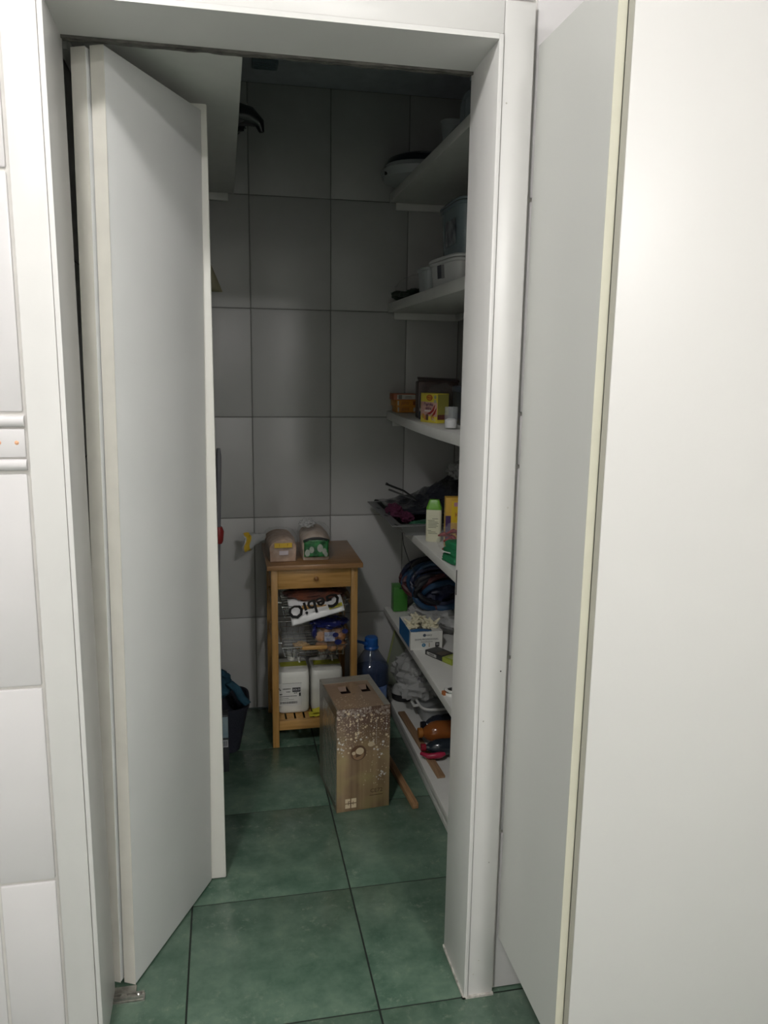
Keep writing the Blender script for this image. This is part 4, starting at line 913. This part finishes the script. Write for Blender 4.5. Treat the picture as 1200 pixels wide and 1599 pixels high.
MB().box((-0.010, -0.0204, 0.085), (0.0295, -0.0201, 0.160)).build('front_print', mat('print_bright_yellow', (0.62, 0.42, 0.02), 0.4), t)
MB().box((-0.002, -0.0208, 0.142), (0.024, -0.0205, 0.156)).build('pink_print', mat('print_pink2', (0.44, 0.22, 0.28), 0.4), t)
text('print_mark', 'KI', 0.022, (0.011, -0.0207, 0.113), M_ORED, t)
MB().box((-0.0298, -0.0204, 0.02), (-0.012, -0.0201, 0.11)).build('violet_print', mat('print_violet2', (0.06, 0.03, 0.10), 0.4), t)
t = thing('pepper_bag', (0.740, 0.885, z4), 0, 'clear bag of dried red peppers with a white label, before the yellow carton', 'bag')
MB().blob((0, 0, 0.048), (0.058, 0.045, 0.052), amp=0.2, freq=3, seed=31, floor=0.001).build('bag_film', M_FILM, t, smooth=True)
random.seed(11)
for k in range(12):
    x, y, z = random.uniform(-0.042, 0.035), random.uniform(-0.028, 0.028), random.uniform(0.020, 0.075); a = random.uniform(0, 6.28)
    MB().tube([(x-0.022*math.cos(a), y-0.010*math.sin(a), z), (x, y, z+0.004), (x+0.022*math.cos(a), y+0.010*math.sin(a), z-0.004)], [0.0025, 0.0085, 0.003], 8).build('red_pepper', mat('dried_pepper', (0.26, 0.014, 0.02), 0.4, var=0.3), t, smooth=True)
MB().surf(8, 8, lambda u, v: (-0.048+0.075*u, -0.046-0.004*math.sin(PI*u), 0.010+0.040*v+0.012*u)).build('white_label', mat('label_white2', (0.60, 0.62, 0.60), 0.4), t, solid=0.001)
t = thing('green_cloth', (0.735, 0.770, z4), 0.2, 'folded bright green cloth at the edge of the waist-height shelf beside the jamb', 'cloth')
for k in range(3):
    MB().blob((0.003*k, 0.004*k, 0.013+0.019*k), (0.060-0.004*k, 0.052, 0.0125), amp=0.08, freq=3, seed=40+k, e=0.35, floor=0.001).build('fold', mat('green_fabric', (0.01, 0.17, 0.065), 0.7, var=0.15), t, smooth=True)
MB().obox((-0.050, 0.012, 0.030), (0.030, 0.040, 0.003), (0, 0.35, 0.3)).build('paper_tag', mat('tag_white', (0.62, 0.62, 0.60), 0.6), t)

# cord hanging from the waist-height shelf
tag(MB().tube([(0.652, 1.30, 0.862), (0.660, 1.30, 0.80), (0.683, 1.30, 0.735), (0.712, 1.30, 0.672)], 0.0016, 6).build('cord', M_INK, None, smooth=True, origin=(0.652, 1.30, 0.862)),
    'thin dark cord hanging from the waist-height shelf to the blue bundle', 'cord')

# ------------------------------------------------------------------ fifth shelf
z5 = 0.4323
t = thing('green_tin', (0.722, 1.630, z5), 0, 'plain green rectangular tin at the far end of the low shelf', 'tin')
M_GTIN = mat('tin_green', (0.045, 0.20, 0.028), 0.4)
MB().box((-0.031, -0.025, 0.003), (0.031, 0.025, 0.112)).build('tin_body', M_GTIN, t, bevel=0.004)
MB().box((-0.032, -0.026, 0.1125), (0.032, 0.026, 0.118)).build('tin_lid', M_GTIN, t, bevel=0.002)
MB().box((-0.006, -0.0266, 0.104), (0.010, -0.0251, 0.108)).build('pull_slot', M_BLACK, t)
for x in (-0.024, 0.0, 0.020): MB().lathe([(0.004, 0), (0.004, 0.003)], 8, c=(x, -0.018, 0)).build('foot', M_CREAM, t)
t = thing('cable_bundle', (0.825, 1.425, z5), 0, 'big bundle of dark blue cables in a clear bag on the low shelf', 'cables')
cbm = [mat('cable_navy', (0.010, 0.014, 0.040), 0.45), mat('cable_blue', (0.012, 0.045, 0.10), 0.45), mat('cable_black', (0.010, 0.010, 0.014), 0.5), mat('cable_maroon', (0.06, 0.014, 0.016), 0.5)]
random.seed(9)
for k in range(20):
    pts = []; r1 = random.uniform(0.075, 0.118); r2 = random.uniform(0.05, 0.082); ph = random.uniform(-0.3, 0.3)
    yo = random.uniform(-0.10, 0.12); zo = 0.170+random.uniform(-0.02, 0.03); tl_ = random.uniform(-0.4, 0.4)
    for i in range(29):
        a = 2*PI*i/28
        x = r1*math.cos(a); z = r2*math.sin(a); y = yo + tl_*x + 0.02*math.sin(2*a+k)
        pts.append((x*math.cos(ph)-z*math.sin(ph), y, zo + x*math.sin(ph)+z*math.cos(ph)))
    MB().tube(pts, random.uniform(0.008, 0.013), 8).build('cable_loop', cbm[(k*7) % 4 if k % 5 else 1], t, smooth=True)
MB().blob((0, 0.01, 0.165), (0.092, 0.12, 0.070), amp=0.2, seed=50).build('bundle_core', cbm[0], t, smooth=True)
MB().blob((0.01, -0.03, 0.060), (0.120, 0.16, 0.052), amp=0.25, freq=3, seed=51, ridge=0.2, floor=0.002).build('clear_bag', M_FILMW, t, smooth=True)
# glove box
t = thing('glove_box', (0.7195, 1.245, z5), 0, 'white open cardboard dispenser box of cream disposable gloves on the low shelf', 'box')
gw, gd, gh = 0.061, 0.095, 0.070; M_GB = mat('glove_carton', (0.66, 0.66, 0.62), 0.5)
gbx = MB().box((-gw, -gd, 0), (gw, -gd+0.002, gh)).box((-gw, gd-0.002, 0), (gw, gd, gh)).box((-gw, -gd+0.002, 0), (-gw+0.002, gd-0.002, gh)).box((gw-0.002, -gd+0.002, 0), (gw, gd-0.002, gh)).box((-gw+0.002, -gd+0.002, 0.0003), (gw-0.002, gd-0.002, 0.002))
gbx.build('carton', M_GB, t)
M_GBL = mat('glove_blue', (0.012, 0.12, 0.32), 0.45)
MB().box((-gw-0.0006, -gd+0.02, 0.004), (-gw-0.0001, gd, gh)).build('blue_side_print', M_GBL, t)
MB().surf(10, 4, lambda u, v: (-gw+0.004+0.080*u, -gd+0.004+0.034*v*(1-0.5*u), gh-0.004+0.006*math.sin(PI*u))).build('blue_inner_flap', M_GBL, t, solid=0.001)
MB().surf(6, 4, lambda u, v: (gw-0.004-0.036*u*(1-v*0.3), -gd+0.004+0.12*v, gh-0.003+0.004*u)).build('top_flap', M_GB, t, solid=0.001)
M_GLV = mat('latex_cream', (0.64, 0.60, 0.44), 0.65)
random.seed(4)
for k in range(7):
    gx_, gy_, gz_ = -0.042+0.084*(k/6), -0.040+0.075*random.random(), gh-0.002+0.010*random.random()
    gl = MB().blob((gx_, gy_, gz_), (0.020, 0.026, 0.013), amp=0.35, freq=3.5, seed=60+k, nu=20, nv=12, ridge=0.3)
    for q in range(3):
        a = random.uniform(0, 6.28); r_ = random.uniform(0.020, 0.030)
        gl.tube([(gx_, gy_, gz_+0.006), (gx_+0.5*r_*math.cos(a), gy_+0.5*r_*math.sin(a), gz_+0.016), (gx_+r_*math.cos(a), gy_+r_*math.sin(a), gz_+0.016+0.012*random.random())], [0.007, 0.006, 0.004], 7)
    gl.build('glove', M_GLV, t, smooth=True)
y_ = -gd-0.0003
MB().lathe([(0.006, 0), (0.006, 0.0004)], 16, M=Matrix.Rotation(PI/2, 3, 'X'), c=(-0.008, y_+0.0002, 0.056)).build('logo_disc', mat('logo_slate', (0.06, 0.08, 0.11), 0.5), t)
text('logo_word', 'easy', 0.013, (0.010, y_-0.0003, 0.057), mat('ink_grey', (0.14, 0.15, 0.15), 0.6), t)
text('product_line', 'DOMI-PROFESSIONAL', 0.0093, (0.001, y_-0.0003, 0.040), mat('ink_slate', (0.06, 0.065, 0.08), 0.6), t)
text('product_line', 'disposable gloves', 0.0065, (0.001, y_-0.0003, 0.031), MATS['ink_grey'], t)
MB().lathe([(0.0072, 0), (0.0072, 0.0004)], 20, M=Matrix.Rotation(PI/2, 3, 'X'), c=(-0.010, y_+0.0002, 0.018)).build('blue_mark', mat('mark_blue', (0.03, 0.17, 0.30), 0.5), t)
text('mark_letter', 'E', 0.008, (-0.010, y_-0.0006, 0.018), mat('mark_white', (0.6, 0.6, 0.6), 0.5), t)
MB().box((0.009, y_-0.0003, 0.010), (0.013, y_, 0.026)).build('tan_mark', mat('mark_tan', (0.44, 0.36, 0.26), 0.5), t)
MB().box((0.034, y_-0.0003, 0.010), (0.050, y_, 0.027)).build('black_mark', M_INK, t)
text('size_letter', 'M', 0.011, (0.042, y_-0.0006, 0.0185), MATS['mark_white'], t)
# battery packet
t = thing('battery_packet', (0.762, 1.055, z5), -1.09, 'flat dark packet with a lime green end lying before the glove box', 'packet')
MB().box((-0.070, -0.030, 0.0), (0.020, 0.030, 0.018)).build('dark_half', mat('packet_charcoal', (0.035, 0.036, 0.036), 0.4), t, bevel=0.001)
MB().box((0.0204, -0.030, 0.0), (0.070, 0.030, 0.018)).build('lime_half', mat('packet_lime', (0.30, 0.36, 0.05), 0.4), t, bevel=0.001)
MB().box((-0.060, -0.0306, 0.004), (-0.010, -0.0301, 0.015)).build('side_print', M_GREY, t)
text('side_text', 'ALKA', 0.010, (-0.034, -0.0309, 0.0095), M_INK, t)
MB().box((-0.02, -0.024, 0.0181), (0.012, 0.022, 0.0186)).build('top_print', mat('print_brown_grey', (0.10, 0.08, 0.06), 0.5), t)
MB().box((0.034, -0.020, 0.0181), (0.062, 0.010, 0.0186)).build('top_print', mat('print_pale_lime', (0.44, 0.48, 0.20), 0.5), t)
t = thing('tape_roll', (0.705, 0.745, z5), 0, 'white tape roll with a chrome rim at the jamb edge of the low shelf', 'tape')
MB().lathe([(0.019, 0.0), (0.028, 0.0), (0.029, 0.003), (0.029, 0.015), (0.028, 0.018), (0.019, 0.018), (0.018, 0.015), (0.018, 0.003)], 28).build('roll', M_WHITEP, t, smooth=True)
MB().lathe([(0.0295, 0.010), (0.0300, 0.012), (0.0295, 0.016)], 28).build('rim', M_CHROME, t, smooth=True)
MB().obox((-0.032, -0.002, 0.006), (0.008, 0.014, 0.012), (0, 0, 0.2)).build('orange_tab', mat('tab_orange', (0.40, 0.13, 0.04), 0.5), t)

# ------------------------------------------------------------------ bottom shelf
z6 = 0.0663
t = thing('leaning_board', (0.690, 1.655, z6), 0, 'pale greenish panel leaning against the back wall under the low shelf', 'board')
M_LB = mat('greenish_panel', (0.30, 0.33, 0.26), 0.3, alpha=0.8)
MB().obox((0.045, 0.0, 0.150), (0.10, 0.006, 0.29), (0.10, 0.18, 0)).build('panel', M_LB, t)
MB().obox((-0.006, -0.003, 0.150), (0.006, 0.009, 0.29), (0.10, 0.18, 0)).build('panel_edge', mat('panel_lime_edge', (0.30, 0.34, 0.14), 0.4), t)
t = thing('crumpled_bags', (0.800, 1.50, z6), 0, 'heap of crumpled clear plastic bags at the far end of the bottom shelf', 'bags')
MB().blob((0.0, 0.0, 0.135), (0.135, 0.13, 0.110), amp=0.25, freq=2.8, seed=70, ridge=0.25, floor=0.076).build('crumpled_film', M_FILMW, t, smooth=True)
MB().blob((-0.03, -0.09, 0.115), (0.10, 0.08, 0.070), amp=0.3, freq=3, seed=71, ridge=0.3, floor=0.076).build('crumpled_film', M_FILMW, t, smooth=True)
MB().surf(8, 8, lambda u, v: (-0.060+0.045*u, -0.150-0.01*math.sin(PI*u), 0.145+0.032*v+0.012*u)).build('dark_print', mat('bag_print_navy', (0.03, 0.03, 0.05), 0.4, col2=(0.4, 0.4, 0.4), vscale=70), t, solid=0.001)
MB().blob((-0.055, -0.135, 0.190), (0.020, 0.02, 0.016), amp=0.3, seed=72).build('white_knot', M_FILMW, t, smooth=True)
t = thing('storage_bowl', (0.726, 1.545, z6), 0, 'small black-based bowl with a clear lid on the bottom shelf behind the bottle', 'bowl')
MB().lathe([(0.040, 0.0), (0.046, 0.004), (0.050, 0.030), (0.052, 0.034)], 28).build('bowl_base', M_BLACK, t, smooth=True)
MB().lathe([(0.053, 0.0345), (0.050, 0.048), (0.036, 0.060), (0.002, 0.063)], 28).build('bowl_lid', M_FILMW, t, smooth=True)
t = thing('plastic_tray', (0.850, 1.365, z6), 0, 'greyish clear plastic food tray with a white rim on the bottom shelf', 'tray')
MB().lathe([(0.88, 0.0), (0.92, 0.003), (0.98, 0.060), (1.06, 0.062), (1.06, 0.066), (0.96, 0.067), (0.90, 0.058), (0.01, 0.056)], 40, sx=0.105, sy=0.100, p=5).build('tray_shell', mat('tray_grey', (0.44, 0.46, 0.46), 0.22, alpha=0.8), t, smooth=True, ang=50)
rim = []
for k in range(22):
    a = PI*0.62 + PI*0.95*k/21; x, y = math.cos(a), math.sin(a)
    rim.append((math.copysign(abs(x)**0.4, x)*0.109, math.copysign(abs(y)**0.4, y)*0.104, 0.070))
MB().tube(rim, 0.005, 8).build('white_rim', M_WHITEP, t, smooth=True)
MB().tube([(-0.108, 0.03, 0.068), (-0.126, 0.015, 0.060), (-0.126, -0.03, 0.060), (-0.108, -0.045, 0.068)], 0.006, 8).build('clip', M_WHITEP, t, smooth=True)
M_PLK = mat('plank_wood', (0.24, 0.14, 0.075), 0.6, col2=(0.32, 0.20, 0.11), vscale=12, stretch=(16, 1, 16))
tag(MB().obox((0.6985, 1.135, z6+0.005), (0.028, 0.53, 0.009), (0, 0, 0.045)).build('wooden_lath', M_PLK, None, bevel=0.001, origin=(0.6985, 1.135, z6)),
    'flat brown wooden lath lying along the bottom shelf under the bottles', 'lath')
def lying_bottle(loc, rz, rad, length, body, cap, label):
    t = thing('lying_bottle', loc, rz, label, 'bottle', 'bottles lying on the bottom shelf')
    Mx = Matrix.Rotation(-PI/2, 3, 'Y')         # axis towards -x
    c0 = (0, 0, rad)
    prof = [(rad*0.85, -length*0.72), (rad, -length*0.69), (rad, -length*0.12), (rad*0.9, 0.0), (rad*0.62, length*0.10), (rad*0.34, length*0.17), (rad*0.34, length*0.20)]
    MB().lathe(prof, 26, M=Mx, c=c0).build('bottle_body', body, t, smooth=True)
    MB().lathe([(rad*0.44, length*0.185), (rad*0.46, length*0.19), (rad*0.46, length*0.275), (rad*0.40, length*0.28)], 20, M=Mx, c=c0).build('cap', cap, t, smooth=True)
    return t
zl = z6+0.0102
lying_bottle((0.765, 1.196, zl), 0.10, 0.033, 0.17, mat('bottle_dark', (0.020, 0.024, 0.036), 0.12), mat('cap_black', (0.012, 0.013, 0.02), 0.35), 'dark plastic bottle with a black cap, rearmost of three lying bottles')
lying_bottle((0.736, 1.112, zl), -0.05, 0.042, 0.18, mat('bottle_amber', (0.24, 0.075, 0.018), 0.14), mat('cap_orange', (0.36, 0.13, 0.02), 0.4), 'amber brown bottle with an orange cap, middle one of three lying bottles')
t = lying_bottle((0.728, 1.020, zl), -0.08, 0.030, 0.19, mat('bottle_slate', (0.016, 0.022, 0.030), 0.12), mat('cap_red', (0.28, 0.015, 0.03), 0.35), 'slate bottle with a bright red cap, nearest of three lying bottles')
MB().tube([(-0.055, -0.012, 0.014), (-0.030, -0.034, 0.012), (0.012, -0.036, 0.016), (0.030, -0.034, 0.020)], [0.006, 0.010, 0.012, 0.006], 10).build('red_trigger', mat('trigger_red', (0.34, 0.015, 0.05), 0.35), t, smooth=True)
